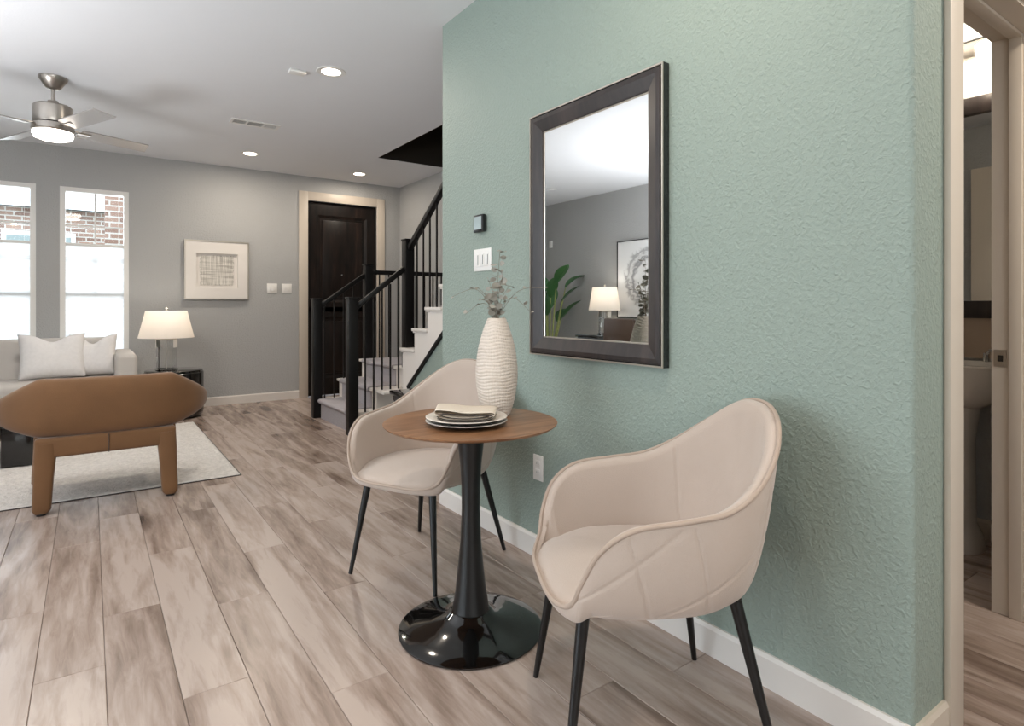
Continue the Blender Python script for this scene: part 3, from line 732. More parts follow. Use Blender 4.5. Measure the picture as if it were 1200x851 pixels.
# ------------------------------------------------------------------ ceiling things
def downlight(x, y, label, power=14):
    t = thing('recessed_light', label, 'ceiling light', (x, y, H), 0, 'recessed ceiling lights')
    B().lathe([(.062, -.002), (.095, -.004), (.098, -.001), (.098, .0), (.060, .0)], 40, caps=False).obj('trim_ring', M['plastic'], t)
    B().lathe([(.064, -.0015), (.064, -.003), (.001, -.0035)], 32).obj('diffuser', M['glow'], t)
    d = bpy.data.lights.new('recessed_glow', 'AREA'); d.shape = 'DISK'; d.size = .12; d.energy = power; d.color = (1, .88, .74)
    o = bpy.data.objects.new('recessed_glow', d); COL.objects.link(o); o.location = (x, y, H-.012)
downlight(1.351, 4.058, 'recessed ceiling light nearest the camera, beside the teal wall')
downlight(1.38, 6.73, 'recessed ceiling light near the far wall above the picture')
downlight(2.68, 7.01, 'recessed ceiling light just in front of the entry door', 8)
downlight(.95, 1.1, 'recessed ceiling light above the bistro table, outside the photograph', 12)
downlight(2.5, -.35, 'recessed ceiling light in front of the powder room door, outside the photograph', 30)
downlight(-1.5, 2.2, 'recessed ceiling light by the glass door, added out of view for even light', 12)  # added out of view to even out the room light
downlight(-1.2, 0, 'recessed ceiling light near the back window, an unseen extra for uniform fill', 12)  # another unseen downlight, added for uniform fill
vt = thing('ceiling_vent', 'white rectangular air vent grille in the ceiling', 'vent', (1.19, 5.60, H))
box('frame', -.20, .20, -.075, -.055, -.008, 0, M['plastic'], vt); box('frame', -.20, .20, .055, .075, -.008, 0, M['plastic'], vt)
for x0, x1 in ((-.20, -.18), (-.075, -.06), (.06, .075), (.18, .20)): box('frame', x0, x1, -.055, .055, -.008, 0, M['plastic'], vt)
box('duct_backing', -.18, .18, -.055, .055, -.0015, 0, M['greyplastic'], vt)
for j in range(9):
    yy = -.048+j*.012
    for x0, x1 in ((-.18, -.075), (-.06, .06), (.075, .18)):
        B().box(x0, x1, -.0045, .0045, -.0006, .0006).obj('slat', M['plastic'], vt, (0, yy, -.004), ((.5 if x0 < .07 else .15), 0, 0), smooth=False)
sd = thing('smoke_detector', 'small white rectangular ceiling sensor next to the recessed light', 'detector', (1.157, 4.177, H))
box('housing', -.055, .055, -.035, .035, -.02, 0, M['plastic'], sd, bev=.006)

# ceiling fan
fn = thing('ceiling_fan', 'four-blade brushed nickel ceiling fan with round light', 'ceiling fan', (-.21, 5.29, H))
B().lathe([(.085, 0), (.085, -.012), (.07, -.035), (.045, -.075), (.03, -.085), (.012, -.09)], 40).obj('canopy', M['nickel'], fn)
B().lathe([(.012, -.08), (.012, -.19)], 16).obj('downrod', M['nickel'], fn)
B().lathe([(.03, -.165), (.035, -.18), (.05, -.195), (.105, -.20), (.115, -.21), (.118, -.30), (.112, -.325), (.08, -.33)], 48).obj('motor_housing', M['nickel'], fn)
B().lathe([(.10, -.33), (.122, -.335), (.125, -.375), (.118, -.385)], 48).obj('light_collar', M['nickel'], fn)
B().lathe([(.118, -.385), (.120, -.40), (.112, -.425), (.07, -.44), (.01, -.445)], 48).obj('light_diffuser', M['fanglow'], fn)
for ai in range(4):
    th = math.radians(28+90*ai)
    arm = B().bar((.10, 0, -.345), (.22, 0, -.352), .035, .006).box(.15, .24, -.02, .02, -.359, -.354).obj('blade_bracket', M['nickel'], fn, rot=(0, 0, th), smooth=False)
    Rm = Matrix.Rotation(math.radians(-13), 4, 'X')
    poly = [(.0, -.055), (.03, -.062), (.46, -.078), (.50, .045), (.03, .062), (0, .055)]
    bb = B(); v = []
    for z in (-.004, .004):
        for p in poly: v.append(Rm @ Vector((p[0], p[1], z)))
    nn = len(poly); bb.add(v, [tuple(range(nn)), tuple(range(nn, 2*nn))]+[(i, (i+1) % nn, nn+(i+1) % nn, nn+i) for i in range(nn)])
    bb.obj('blade', M['blade'], fn, (.17*math.cos(th), .17*math.sin(th), -.352), (0, 0, th), smooth=False)
L = bpy.data.lights.new('fan_glow', 'AREA'); L.shape = 'DISK'; L.size = .2; L.energy = 14; L.color = (1, .9, .76)
o = bpy.data.objects.new('fan_glow', L); COL.objects.link(o); o.location = (-.21, 5.29, H-.455)

# ------------------------------------------------------------------ dining chairs
RIM = [(.288, 0, .405), (.285, .10, .405), (.272, .17, .41), (.250, .222, .432), (.232, .258, .50), (.195, .28, .575), (.12, .295, .625), (0, .30, .64), (-.11, .292, .655), (-.20, .262, .70), (-.275, .205, .765), (-.325, .13, .825), (-.345, .06, .855), (-.348, 0, .862)]
loop = RIM + [(x, -y, z) for x, y, z in RIM[-2:0:-1]]
NL = 560
loop = resample(catmull(loop, 16, True), NL)
def inward(i):
    t = loop[(i+2) % NL]-loop[i-2]; n = Vector((-t.y, t.x, 0))
    if n.length < 1e-6: n = Vector((1, 0, 0))
    n.normalize(); c = Vector((-.02, 0, 0))-Vector((loop[i].x, loop[i].y, 0))
    return n if n.dot(c) > 0 else -n
SEAMS = [((.135, .62), (.07, .40)), ((-.02, .64), (-.075, .40)), ((.245, .455), (-.0, .63)), ((.09, .385), (-.26, .57)), ((-.25, .76), (-.21, .42))]
BSEAMS = [((-.22, .78), (.22, .50)), ((.22, .78), (-.22, .50)), ((-.16, .46), (.24, .70)), ((.16, .46), (-.24, .70)), ((-.2, .58), (.02, .42)), ((.2, .58), (-.02, .42)), ((-.1, .84), (.25, .62)), ((.1, .84), (-.25, .62))]
def sdist(p, a, b_):
    p = Vector(p); a = Vector(a); b_ = Vector(b_); t = max(0, min(1, (p-a).dot(b_-a)/(b_-a).length_squared)); return (p-a-(b_-a)*t).length
def chair_shell():
    v = []; f = []; rows = None; NO = 46; NI = 16
    for i in range(NL):
        Rp = loop[i]; n = inward(i)
        hgt = Rp.z-.385
        Bp = Vector((Rp.x*.80-.005, Rp.y*.78, .378+.0*hgt))
        sm = min(1, max(0, (hgt-.02)/.13)); sm = sm*sm*(3-2*sm)
        sb = min(1, max(0, (-.02-Rp.x)/.2)); sb = sb*sb*(3-2*sb)
        Bp = Vector((Rp.x*(.94-.07*sm-.09*sm*sb), Rp.y*(.94-.11*sm-.05*sm*sb), .384+.022*sm))
        Cp = Vector((Rp.x*(.985+.01*sm-.11*sb), Rp.y*(.985+.02*sm-.03*sb), .386+.02*sm+hgt*.20*sm))
        col = []
        for j in range(NO):                       # outer side, bottom to rim
            t = j/(NO-1); p = Bp*(1-t)**2+Cp*2*t*(1-t)+Rp*t*t
            if hgt > .06 and .02 < t < .97:
                d = 1
                if p.x > -.24:
                    for s_ in SEAMS: d = min(d, sdist((p.x, p.z), *s_))
                if p.x < -.20:
                    for s_ in BSEAMS: d = min(d, sdist((p.y, p.z), *s_))
                if d < .016: p = p + n*(.0032*math.exp(-(d/.0042)**2))
            col.append(p)
        th = .018+.016*sm
        top = Rp+n*th*.5+Vector((0, 0, .006))
        col.append(top)
        zi = min(.400, Rp.z-.010)
        rim_in = Rp+n*th+Vector((0, 0, -.001))
        q = Bp*.25+Cp*.5+Rp*.25
        low = Vector((Rp.x*(.93-.12*sm-.08*sm*sb), Rp.y*(.93-.12*sm-.04*sm*sb), zi))
        for j in range(NI):
            t = j/(NI-1); t2 = t
            mid = (rim_in*.45+low*.55)-n*.012
            p = rim_in*(1-t2)**2+mid*2*t2*(1-t2)+low*t2*t2
            if hgt > .1 and abs(abs(p.y)-.19) < .1 and abs(p.x+.19) < .02: p = p - n*(.003*math.exp(-((p.x+.19)/.004)**2))
            col.append(p)
        rows = len(col); v += col
    for i in range(NL):
        k2 = (i+1) % NL
        for j in range(rows-1): f.append((i*rows+j, k2*rows+j, k2*rows+j+1, i*rows+j+1))
    c0 = len(v); v.append(Vector((-.01, 0, .396)))
    for i in range(NL): f.append((c0, ((i+1) % NL)*rows, i*rows))
    return B().add(v, f)
shell_me = chair_shell().mesh('shell', M['velvet'], ang=80)
pip_me = B().tube([p+inward(i)*.002+Vector((0, 0, .004)) for i, p in enumerate(loop)][::2], .0062, 8, closed=True).mesh('piping', M['piping'], ang=180)
def seat_mesh():
    v = []; f = []; K = 14
    for k_ in range(K+1):
        s_ = k_/K
        for i in range(0, NL, 7):
            Rp = loop[i]; hgt = Rp.z-.385
            sm = min(1, max(0, (hgt-.02)/.13)); sm = sm*sm*(3-2*sm)
            sb = min(1, max(0, (-.02-Rp.x)/.2)); sb = sb*sb*(3-2*sb); e = .97-.09*sm
            x, y = Rp.x*(e-.11*sm*sb), Rp.y*(e-.05*sm*sb)
            z = .458-.020*s_**4
            z -= .026*s_**3*min(1, max(0, (Rp.x-.12)/.14))
            if k_ == K: z -= .007
            v.append((x*s_, y*s_, z))
    n = 80
    for k_ in range(K):
        for i in range(n): f.append((k_*n+i, k_*n+(i+1) % n, (k_+1)*n+(i+1) % n, (k_+1)*n+i))
    # skirt down
    base = len(v)
    for i in range(n): a_ = v[K*n+i]; v.append((a_[0]*.94, a_[1]*.92, .41))
    for i in range(n): f.append((K*n+i, K*n+(i+1) % n, base+(i+1) % n, base+i))
    bm_ = B().add(v, f); return bm_
seat_me = seat_mesh().mesh('seat_cushion', M['velvet'], ang=80)
def leg_mesh(top, bot): return B().tube([top, bot], [.0165, .0085], 14).mesh('leg', M['blackmetal'])
LEGS = [((.205, .165, .394), (.26, .2175, .001)), ((.205, -.165, .394), (.26, -.2175, .001)), ((-.185, .165, .394), (-.26, .243, .001)), ((-.185, -.165, .394), (-.26, -.243, .001))]
leg_mes = [leg_mesh(*l) for l in LEGS]
def dining_chair(x, y, deg, label):
    t = thing('dining_chair', label, 'chair', (x, y, 0), math.radians(deg), 'upholstered chairs at the bistro table')
    for nm, me in [('shell', shell_me), ('piping', pip_me), ('seat_cushion', seat_me)]+[('leg', m) for m in leg_mes]:
        o = bpy.data.objects.new(nm, me); COL.objects.link(o); o.parent = t
    return t
dining_chair(1.242, 1.137, 151.9, 'beige velvet armchair nearest the camera, quilted side showing, right of the table')
dining_chair(1.233, 2.388, 207.1, 'beige velvet armchair behind the bistro table, open front towards the room')

# ------------------------------------------------------------------ bistro table
TX, TY, TZ = 1.098, 1.805, .728
tb = thing('bistro_table', 'round walnut bistro table on a glossy black tulip pedestal', 'table', (TX, TY, 0))
B().lathe([(.262, TZ-.018), (.296, TZ-.010), (.304, TZ-.003), (.305, TZ), (.0005, TZ)], 96).obj('tabletop', M['walnut'], tb, ang=30)
B().lathe([(.249, 0), (.252, .003), (.252, .007), (.246, .010), (.20, .018), (.15, .029), (.11, .040), (.085, .052), (.072, .066), (.064, .07), (.05, .07)], 96).obj('base', M['blackgloss'], tb, ang=60)
B().lathe([(.066, .066), (.064, .075), (.055, .13), (.045, .22), (.036, .32), (.032, .42), (.033, .50), (.038, .58), (.046, .65), (.054, .70), (.075, .706), (.075, TZ-.017)], 64).obj('stem', M['blackmetal'], tb, ang=40)

def plate(z, label):
    p = thing('dinner_plate', label, 'plate', (1.057, 1.765, z), 0, 'stacked dinner plates')
    B().lathe([(.09, .004), (.115, .010), (.137, .0155), (.140, .017), (.137, .0185), (.112, .0135), (.088, .0085), (.0005, .008)], 72).obj('body', M['plate'], p, ang=60)
    B().lathe([(.086, 0), (.092, .0005), (.116, .0075), (.138, .0145), (.137, .0155), (.115, .0095), (.088, .0035)], 72).obj('underside', M['platedark'], p, ang=60)['label'] = 'dark underside with the shadow below painted in'
plate(TZ, 'lower ivory dinner plate on the walnut tabletop'); plate(TZ+.0125, 'upper ivory dinner plate carrying the folded napkin')
nk = thing('folded_napkin', 'cream linen napkin with dark stripes folded on the stacked plates', 'napkin', (1.057, 1.765, TZ+.0225), math.radians(-35.26))
def sheet(pts, y0, y1, t=.0016, name='fold', mat='napkin'):
    P = catmull([(p[0], 0, p[1]) for p in pts], 6); ny = 7; n = len(P); v = []; f = []
    for j in range(ny):
        q = j/(ny-1); y = y0+(y1-y0)*q; sag = .0025*math.sin(q*PI)
        for p in P: v.append((p.x*(1-.06*(1-q)), y+.012*(1-(p.x/.11)**2)*(-1 if j == 0 else 0), p.z+sag*(1 if p.z > .012 else 0)))
    for j in range(ny-1):
        for i in range(n-1): f.append((j*n+i, j*n+i+1, (j+1)*n+i+1, (j+1)*n+i))
    o = B().add(v, f).obj(name, M[mat], nk, ang=80)
    m = o.modifiers.new('t', 'SOLIDIFY'); m.thickness = t; m.offset = 0
    return [v[i] for i in range(n)]
layers = [[(-.098, .010), (-.07, .003), (0, .001), (.07, .003), (.098, .010)],
          [(-.10, .016), (-.07, .0075), (0, .005), (.07, .0075), (.10, .016)],
          [(-.098, .024), (-.06, .014), (0, .0105), (.06, .014), (.098, .022)]]
hem = B()
for l_ in layers:
    e = sheet(l_, -.062, .062); hem.tube([Vector(p)+Vector((0, -.001, 0)) for p in e], .0017, 6)
sheet([(-.082, .022), (-.104, .022), (-.108, .031), (-.098, .038), (-.05, .036), (0, .030), (.05, .030), (.09, .030), (.104, .025), (.102, .018), (.085, .017)], -.066, .066)
hem.obj('dark_hem', M['napkinhem'], nk)
e = B().tube(catmull([(-.09, -.069, .022), (-.06, -.073, .026), (0, -.077, .022), (.06, -.073, .021), (.09, -.069, .02)], 6), .0022, 6).obj('dark_hem', M['napkinhem'], nk)

# ------------------------------------------------------------------ vase
VX, VY = 1.238, 1.85
vs = thing('vase', 'tall cream ceramic vase with woven grid texture on the bistro table', 'vase', (VX, VY, TZ))
prof = [(.001, 0), (.040, 0), (.048, .004), (.058, .03), (.068, .07), (.0755, .12), (.0775, .16), (.075, .20), (.068, .25), (.058, .29), (.047, .325), (.037, .352), (.034, .360)]
PP = catmull([(r_, 0, z) for r_, z in prof], 16); PP = resample(PP, 180, False)
v = []; f = []; n = 168
for j, p in enumerate(PP):
    for i in range(n):
        a_ = 2*PI*i/n; z = p.z
        rr = p.x
        if z > .004 and z < .356:
            wob = .0035*math.sin(a_*2+z*9)+.002*math.sin(a_*5+z*31)
            g1 = abs(math.sin((z+wob)*PI/.0118)); g2 = abs(math.sin(a_*21+1.5*math.sin(z*20)))
            rr += .0034*(min(g1, 1)**.4)+.0026*g2**.4-.0045
        v.append((rr*math.cos(a_), rr*math.sin(a_), z))
for j in range(len(PP)-1):
    for i in range(n): f.append((j*n+i, j*n+(i+1) % n, (j+1)*n+(i+1) % n, (j+1)*n+i))
B().add(v, f).obj('body', M['vase'], vs, ang=180)
B().lathe([(.034, .360), (.031, .362), (.028, .358), (.030, .30), (.045, .24), (.001, .2)], 48, caps=False).obj('neck_lining', M['vase'], vs, ang=60)

# dried branches: tips given as offsets right (r), depth (d), up (u) from the vase mouth
FWD = Vector((.5773, .8165, 0)); RGT = Vector((.8165, -.5773, 0))
def branch(tip, label, nleaf, lr=.0135, bend=.3, small=False, lean=0):
    mouth = Vector((VX, VY, TZ+.33))
    t = thing('dried_branch', label, 'dried flower', tuple(mouth), 0, 'dried branches in the vase')
    T = RGT*tip[0]+FWD*tip[1]+Vector((0, 0, tip[2]))
    c0 = Vector((T.x*.08, T.y*.08, .05)); c1 = Vector((T.x*.45, T.y*.45, T.z*.6+bend*.06))
    P = resample(catmull([Vector((0, 0, -.18)), Vector((0, 0, -.02)), c0, c1, T], 8), 40, False)
    # keep within the neck below the rim
    P = [Vector((p.x*min(1, .3), p.y*.3, p.z)) if p.z < .02 else p for p in P]
    B().tube(P, [.0014-.00002*i for i in range(40)], 6).obj('stem', M['drystem'], t)
    lv = B(); L0 = 12
    for i in range(nleaf):
        k_ = L0+int((39-L0)*(i+1)/nleaf); p = P[k_]
        tan = (P[min(k_+1, 39)]-P[k_-1]).normalized()
        for sgn in ((-1, 1) if not small else (random.choice((-1, 1)),)):
            side = tan.cross(Vector((random.uniform(-.4, .4), random.uniform(-.4, .4), 1)).normalized())
            if side.length < .2: side = RGT.copy()
            side = (side.normalized()*sgn+FWD*random.uniform(-.6, .6)+Vector((0, 0, random.uniform(-.1, .25)))).normalized()
            nor = tan.cross(side).normalized() if random.random() < .4 else Vector((random.uniform(-.3, .3), random.uniform(-.3, .3), 1)).normalized()
            w = side.cross(nor).normalized(); s_ = lr*random.uniform(.75, 1.25)
            q0 = p+side*.003; ring_ = []
            for a_ in range(8):
                aa = 2*PI*a_/8; ring_.append(q0+side*(s_+s_*math.cos(aa))+w*s_*.72*math.sin(aa)+nor*(.18*s_*math.cos(aa*2)))
            c = q0+side*s_
            for dz in (0, .0005): pass
            lv.add([c]+ring_, [(0, 1+a_, 1+(a_+1) % 8) for a_ in range(8)])
            lv.tube([p, q0+side*.004], .0006, 4)
    o = lv.obj('leaves', M['dryleaf'], t, ang=60); o['kind'] = 'stuff'
    return t
branch((.012, 0, .28), 'tallest dried eucalyptus sprig rising from the vase over the control panel', 14)
branch((-.03, .03, .17), 'short upright dried sprig leaning slightly left in the vase', 10)
branch((.025, -.02, .20), 'upright dried sprig at the right of the vase mouth', 11)
branch((-.07, .0, .145), 'dried sprig leaning left above the vase mouth', 8, .010)
branch((.0, .02, .11), 'short dense dried sprig at the centre of the vase', 7, .012)
branch((.045, .03, .15), 'dried sprig fanning right behind the vase mouth', 9)
branch((-.045, -.03, .10), 'low bushy dried sprig at the left edge of the vase mouth', 8)
branch((-.165, -.02, .11), 'long thin dried stem arching far left from the vase', 4, .011, 1.2, True)
branch((-.12, .02, .045), 'thin dried stem drooping left beside the vase', 4, .012, 1.0, True)
branch((.13, -.01, .05), 'thin dried stem arching right and drooping by the mirror', 7, .010, 1.3, True)
branch((.19, .03, .145), 'long thin dried stem reaching right over the mirror frame', 4, .009, .8, True)

# ------------------------------------------------------------------ tan lounge chair (seen from behind)
lc = thing('lounge_chair', 'tan suede low lounge chair with a wide wing-shaped back, seen from behind', 'armchair', (.09, 4.13, 0))
def wingback():
    v = []; f = []; NU_ = 72; NV = 28
    for i in range(NU_+1):
        u = -1+2*i/NU_; au = abs(u)
        x = .515*math.sin(u*PI/2*.93)/math.sin(PI/2*.93); y = .34*(au**2.6)
        s_ = max(0.0, (abs(x)-.31)/.205); s_ = min(1, s_)
        hh_ = .163*(1-.66*s_**1.15)*max(0.0, 1-s_**7)**.5
        tt = .068*max(0.0, 1-s_**6)**.5
        zc = .572-.03*s_
        # local plan normal
        x2 = .515*math.sin((u+.01)*PI/2*.93)/math.sin(PI/2*.93); y2 = .34*(abs(u+.01)**2.6)
        t = Vector((x2-x, y2-y, 0)).normalized(); n_ = Vector((-t.y, t.x, 0))
        for j in range(NV):
            a_ = 2*PI*j/NV; ca, sa = math.cos(a_), math.sin(a_)
            dz = hh_*math.copysign(abs(sa)**.75, sa); dn = tt*math.copysign(abs(ca)**.8, ca)
            v.append(Vector((x, y, zc+dz))+n_*(dn+.10*dz*-.6))
    for i in range(NU_):
        for j in range(NV): f.append((i*NV+j, i*NV+(j+1) % NV, (i+1)*NV+(j+1) % NV, (i+1)*NV+j))
    f.append(tuple(range(NV))); f.append(tuple(range(NU_*NV, (NU_+1)*NV)))
    return B().add(v, f)
wingback().obj('backrest', M['tan'], lc, ang=80)
bmx = B().box(-.335, .335, -.035, .045, .305, .415)
bmo = bmx.obj('rear_beam', M['tan'], lc, bev=.018, seg=4, ang=60)
B().tube([(0, -.036, .305), (0, -.0365, .41)], .0022, 6).obj('seam', M['mframe'], lc)
def clubleg(x, y, dx, dy, z0=0):
    v = []; f = []; secs = [(.385, .050, .042), (.30, .050, .042), (.18, .045, .036), (.07, .044, .034), (.03, .042, .034), (.012, .030, .026)]
    secs = [(z_+(z0 if z_ < .1 else 0), a_, c_) for z_, a_, c_ in secs]; n = 20
    for z, a_, c_ in secs:
        k_ = (1-z/.40)
        for i in range(n):
            th = 2*PI*i/n; ca, sa = math.cos(th), math.sin(th)
            v.append((x+dx*k_+a_*math.copysign(abs(ca)**.5, ca), y+dy*k_+c_*math.copysign(abs(sa)**.5, sa), z))
    for j in range(len(secs)-1):
        for i in range(n): f.append((j*n+i, j*n+(i+1) % n, (j+1)*n+(i+1) % n, (j+1)*n+i))
    f.append(tuple(range(n))); f.append(tuple(range((len(secs)-1)*n, len(secs)*n)))
    l_ = B().add(v, f).obj('leg', M['tan'], lc, ang=60)
    B().lathe([(.022, 0), (.022, .013)], 16, (x+dx, y+dy, z0)).obj('foot_glide', M['blackmetal'], l_)
clubleg(-.285, .005, -.02, -.02); clubleg(.285, .005, .02, -.02)
clubleg(-.315, .56, -.03, .01, .016); clubleg(.335, .56, .03, .01, .016)
B().box(-.335, .335, .04, .64, .30, .385).obj('seat_frame', M['tan'], lc, bev=.03, seg=4, ang=60)
B().box(-.32, .32, .08, .63, .375, .455).obj('seat_cushion', M['tan'], lc, bev=.035, seg=5, ang=60)

# ------------------------------------------------------------------ rug
rg = thing('rug', 'cream looped wool area rug under the lounge chair and sofa', 'rug', (0, 0, 0))
RX0, RX1, RY0, RY1 = -1.62, .825, 4.32, 6.52
v = []; f = []; nx, ny = 190, 170
for j in range(ny+1):
    for i in range(nx+1):
        ed_ = min(i, j, nx-i, ny-j)
        v.append((RX0+(RX1-RX0)*i/nx, RY0+(RY1-RY0)*j/ny, (.0115+random.uniform(-.0045, .0045)) if ed_ > 0 else .0052))
for j in range(ny):
    for i in range(nx): a_ = j*(nx+1)+i; f.append((a_, a_+1, a_+nx+2, a_+nx+1))
B().add(v, f).obj('pile', M['rug'], rg, ang=180)
B().box(RX0-.006, RX1+.006, RY0-.006, RY1+.006, .0005, .005).obj('binding', M['rugedge'], rg, smooth=False)

# ------------------------------------------------------------------ sofa and pillows
sf = thing('sofa', 'light grey tufted sofa under the windows', 'sofa', (0, 0, 0))
SX0, SX1 = -1.72, .365; SYF, SYB = 6.55, 7.44
def soft(nm, x0, x1, y0, y1, z0, z1, mat, par, bev=.04, seg=5): return box(nm, x0, x1, y0, y1, z0, z1, M[mat], par, bev=bev, seg=seg, ang=70)
soft('base', SX0+.02, SX1-.02, SYF+.03, SYB, .12, .32, 'sofa', sf, .02)
soft('arm', SX1-.17, SX1, SYF, SYB, .13, .69, 'sofa', sf, .045)
soft('arm', SX0, SX0+.17, SYF, SYB, .13, .69, 'sofa', sf, .045)
soft('seat_cushion', SX0+.175, -.905, SYF-.01, SYB-.28, .30, .465, 'sofa', sf, .05)
soft('seat_cushion', -.90, SX1-.175, SYF-.01, SYB-.28, .30, .465, 'sofa', sf, .05)
# tufted back: one surface with dimples
v = []; f = []; nx, nz = 120, 34; BX0, BX1 = SX0+.175, SX1-.175
butt = [(BX0+.22+.42*i, .62 if i % 2 == 0 else .62) for i in range(5)]
def bk(x, z):
    y = SYB-.30+.10*(z-.40)
    for bx, bz in butt: y += .028*math.exp(-((x-bx)**2+(z-bz)**2)/.0016)+.012*math.exp(-((z-bz)/.05)**2-((x-bx)/.09)**2)
    e = min(x-BX0, BX1-x, .82-z)
    if e < .04: y += .04-math.sqrt(max(0, .04**2-(.04-e)**2))
    return y
for j in range(nz+1):
    for i in range(nx+1):
        x = BX0+(BX1-BX0)*i/nx; z = .38+.44*j/nz; v.append((x, bk(x, z), z))
for j in range(nz):
    for i in range(nx): a_ = j*(nx+1)+i; f.append((a_, a_+1, a_+nx+2, a_+nx+1))
B().add(v, f).box(BX0+.002, BX1-.002, SYB-.215, SYB-.02, .30, .818).obj('back', M['sofa'], sf, ang=60)
for bx, bz in butt: B().lathe([(.001, -.004), (.010, -.002), (.012, .004)], 14).obj('button', M['sofa'], sf, (bx, bk(bx, bz)-.002, bz), (PI/2, 0, 0))
for x in (SX0+.08, SX1-.08):
    for y in (SYF+.08, SYB-.08): B().lathe([(.016, 0), (.024, .125)], 16, (x, y, 0)).obj('leg', M['mframe'], sf)
def pillow(label, x, y, z, w, h, rz, rx, ry=0, chop=.05, sag=0):
    t = thing('throw_pillow', label, 'pillow', (x, y, z), rz, 'throw pillows on the sofa')
    n = 30; v = []; f = []
    for side in (1, -1):
        for j in range(n+1):
            for i in range(n+1):
                a_ = -1+2*i/n; c_ = -1+2*j/n
                px_ = a_*w/2*(1-.06*(1-c_*c_)*1.0+.0); pz = c_*h/2*(1-.05*(1-a_*a_))
                if c_ > -.2: pz -= chop*math.exp(-(a_/.42)**2)*((c_+.2)/1.2)**1.5
                th = .085*((1-a_**4)*(1-c_**4))**.55
                th *= 1-.35*math.exp(-(a_/.3)**2)*max(0, c_)
                v.append((px_, side*th, pz+h/2))
    m_ = (n+1)**2
    for s_ in range(2):
        for j in range(n):
            for i in range(n): a_ = s_*m_+j*(n+1)+i; f.append((a_, a_+1, a_+n+2, a_+n+1))
    bb = B().add(v, f); me = bb.mesh('cover', M['pillow'], ang=180)
    bm_ = bmesh.new(); bm_.from_mesh(me); bmesh.ops.remove_doubles(bm_, verts=bm_.verts, dist=.0002); bmesh.ops.recalc_face_normals(bm_, faces=bm_.faces); bm_.to_mesh(me); bm_.free()
    me.polygons.foreach_set('use_smooth', [True]*len(me.polygons))
    o = bpy.data.objects.new('cover', me); COL.objects.link(o); o.parent = t; o.rotation_euler = (rx, ry, 0)
pillow('larger off-white throw pillow with a chopped top, left of the pair on the sofa', -.27, 6.86, .475, .50, .42, .12, -.28, .0, .07)
pillow('smaller off-white throw pillow beside the sofa arm', .015, 6.95, .475, .39, .40, -.15, -.25, 0, .085)

# ------------------------------------------------------------------ tables and lamps
ct = thing('coffee_table', 'black lacquered slab-legged coffee table on the rug behind the lounge chair', 'table', (-.90, 5.72, .016))
box('tabletop', -.60, .60, -.34, .34, .36, .42, M['blackgloss'], ct, bev=.006)
box('slab_leg', .40, .59, -.335, .335, 0, .36, M['black'], ct, bev=.004); box('slab_leg', -.59, -.40, -.335, .335, 0, .36, M['black'], ct, bev=.004)
et = thing('end_table', 'black drum end table between the sofa and the far wall switches', 'table', (.705, 6.98, 0))
B().lathe([(.20, 0), (.235, .006), (.262, .03), (.27, .07), (.27, .455), (.265, .46), (.001, .46)], 64).obj('drum', M['black'], et, ang=40)
B().lathe([(.245, .46), (.262, .462), (.262, .480), (.255, .484), (.001, .484)], 64).obj('tabletop', M['blackgloss'], et, ang=40)
def lamp(x, y, z, label, r0=.225, r1=.17, hs_=.29, zs=.26, power=10, rz=0):
    t = thing('table_lamp', label, 'lamp', (x, y, z), rz, 'table lamps with clear bases')
    B().box(-.09, .09, -.05, .05, 0, .02).obj('base_plate', M['acrylic'], t, bev=.003)
    B().box(-.085, .085, -.035, .035, .02, zs-.02).obj('acrylic_column', M['acrylic'], t, bev=.004)
    B().box(-.09, .09, -.04, .04, zs-.02, zs+.012).obj('collar', M['silver'], t, bev=.004)
    for sx in (-.088, .088): box('bracket', sx-.006, sx+.006, -.03, .03, zs-.10, zs-.02, M['plastic'], t)
    B().lathe([(.004, .02), (.004, zs+.16)], 12).obj('rod', M['plastic'], t)
    B().lathe([(r0, zs), (r1, zs+hs_), (r1-.002, zs+hs_), (r0-.002, zs)], 64, caps=False).obj('lamp_shade', M['lampshade'], t, ang=60)
    B().lathe([(.012, zs+hs_), (.012, zs+hs_+.012), (.008, zs+hs_+.022), (.014, zs+hs_+.03), (.002, zs+hs_+.042)], 16).obj('finial', M['silver'], t)
    sp_ = B()
    for a_ in range(3): sp_.tube([(0, 0, zs+hs_), ((r1-.002)*math.cos(a_*2.094), (r1-.002)*math.sin(a_*2.094), zs+hs_-.004)], .0022, 6)
    sp_.tube([(0, 0, zs+.15), (0, 0, zs+hs_)], .003, 6).obj('shade_spider', M['nickel'], t)
    B().lathe([(.01, zs+.09), (.026, zs+.12), (.030, zs+.145), (.02, zs+.17), (.002, zs+.178)], 20).obj('bulb', M['glow'], t)
    L = bpy.data.lights.new('lamp_glow', 'POINT'); L.energy = power; L.color = (1, .93, .84); L.shadow_soft_size = .05
    o = bpy.data.objects.new('lamp_glow', L); COL.objects.link(o); o.location = (x, y, z+zs+.21)
lamp(.635, 6.96, .484, 'table lamp with white tapered shade and clear base on the black end table', zs=.33, hs_=.27, r0=.25, r1=.185, power=3.5, rz=-.6)

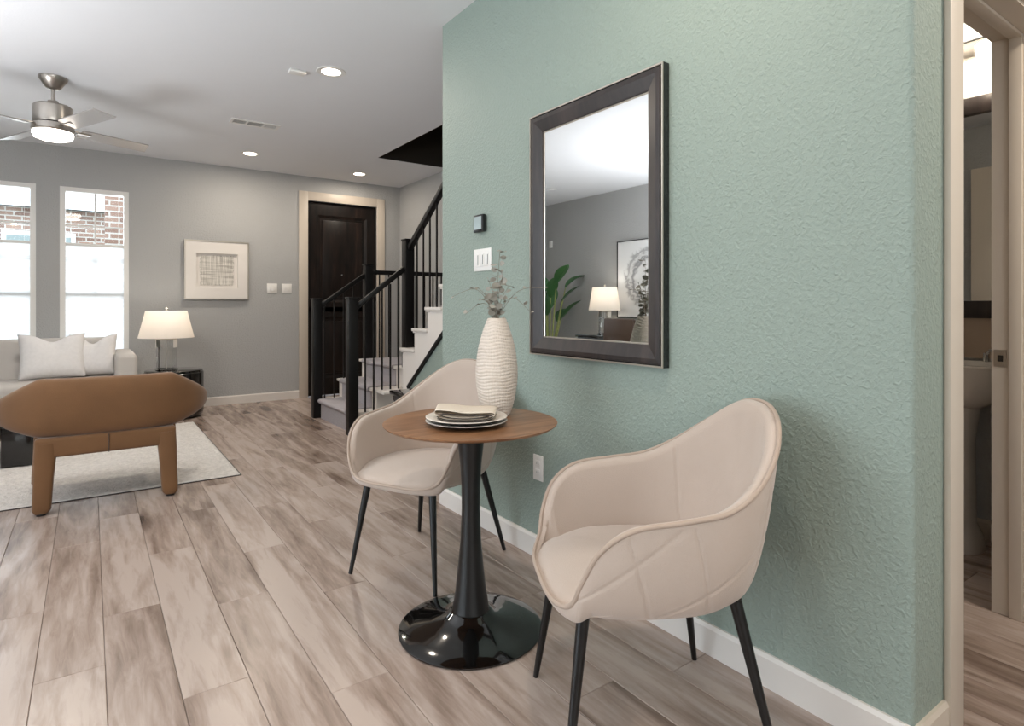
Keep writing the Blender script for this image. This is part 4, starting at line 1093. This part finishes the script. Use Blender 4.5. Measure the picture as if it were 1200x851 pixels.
# ------------------------------------------------------------------ reflected side of the room (left wall)
dk = thing('desk', 'slim black console desk along the left wall, seen in the mirror', 'desk', (-2.42, 5.45, 0))
box('desktop', -.26, .26, -.75, .75, .715, .745, M['blackgloss'], dk, bev=.004)
box('apron', -.24, .24, -.72, .72, .655, .715, M['black'], dk, bev=.003)
for sx in (-.22, .22):
    for sy in (-.7, .7): box('leg', sx-.02, sx+.02, sy-.02, sy+.02, 0, .655, M['black'], dk, bev=.003)
lamp(-2.40, 5.87, .745, 'table lamp with white shade on the black desk, reflected in the mirror', r0=.215, r1=.165, hs_=.31, zs=.33, power=3, rz=PI/2)
ar = thing('framed_print', 'large framed abstract ink ring print on the left wall, reflected in the mirror', 'picture', (XL, 5.36, 1.50))
for x0, x1, z0, z1 in ((-.55, .55, .51, .52), (-.55, .55, -.52, -.51), (-.55, -.54, -.51, .51), (.54, .55, -.51, .51)): box('frame', 0, .03, x0, x1, z0, z1, M['blackmetal'], ar)
box('print', .004, .02, -.54, .54, -.51, .51, M['ring'], ar)
dc = thing('desk_chair', 'brown leather desk chair pulled up to the black desk, seen in the mirror', 'chair', (-1.90, 4.86, 0))
box('seat', -.22, .24, -.24, .24, .42, .50, M['leather'], dc, bev=.025, seg=4)
B().prism([(-.26, .52), (.26, .52), (.23, .99), (-.23, .99)], 'X', .22, .27).obj('backrest', M['leather'], dc, bev=.015, seg=3)
for sx in (-.18, .22):
    for sy in (-.2, .2): B().tube([(sx, sy, .43), (sx*1.05, sy*1.05, 0.001)], [.018, .011], 12).obj('leg', M['blackmetal'], dc)
for sy in (-.2, .2): B().tube([(.23, sy, .45), (.245, sy, .60)], .012, 10).obj('back_post', M['blackmetal'], dc)
ss = thing('wall_sensor', 'small white sensor high on the left wall near the corner, seen in the mirror', 'sensor', (XL, 7.38, 2.11))
box('housing', 0, .02, -.035, .035, -.055, .055, M['plastic'], ss, bev=.004)
# potted plant
pp = thing('potted_plant', 'tall broad-leaved green plant in the far left corner, seen in the mirror', 'plant', (-2.12, 6.72, 0))
B().lathe([(.11, 0), (.13, .01), (.16, .30), (.165, .32), (.15, .32), (.14, .27), (.001, .27)], 40).obj('pot', M['ceramic'], pp)
random.seed(11)
for i in range(15):
    a_ = i*2.399; lean = .10+.22*(i % 5)/5; h = .75+.75*((i*7) % 15)/15
    d_ = Vector((math.cos(a_), math.sin(a_), 0))
    base = Vector((d_.x*.04, d_.y*.04, .26)); top = Vector((d_.x*lean, d_.y*lean, h))
    P = catmull([base, base.lerp(top, .5)+Vector((0, 0, .06)), top], 8)
    B().tube(P, [.014-.0005*k_ for k_ in range(17)], 8).obj('stalk', M['leafstem'], pp)
    ll = .38+.12*random.random(); w_ = .085+.02*random.random()
    dirn = (d_*(.55+lean)+Vector((0, 0, 1.0-lean))).normalized(); side = dirn.cross(Vector((0, 0, 1))).normalized(); up = side.cross(dirn).normalized()
    v = []; f = []; n = 12; m_ = 4
    for j in range(n+1):
        t = j/n; ww = w_*math.sin(PI*min(1, t*.96+.04))**.75; c = top+dirn*ll*t-Vector((0, 0, .20*t*t*lean*2))
        for q_ in range(-m_, m_+1): s_ = q_/m_; v.append(c+side*ww*s_+up*(.35*ww*abs(s_)))
    for j in range(n):
        for q_ in range(2*m_): k_ = j*(2*m_+1)+q_; f.append((k_, k_+1, k_+2*m_+2, k_+2*m_+1))
    B().add(v, f).obj('leaf', M['leaf'], pp, ang=60)
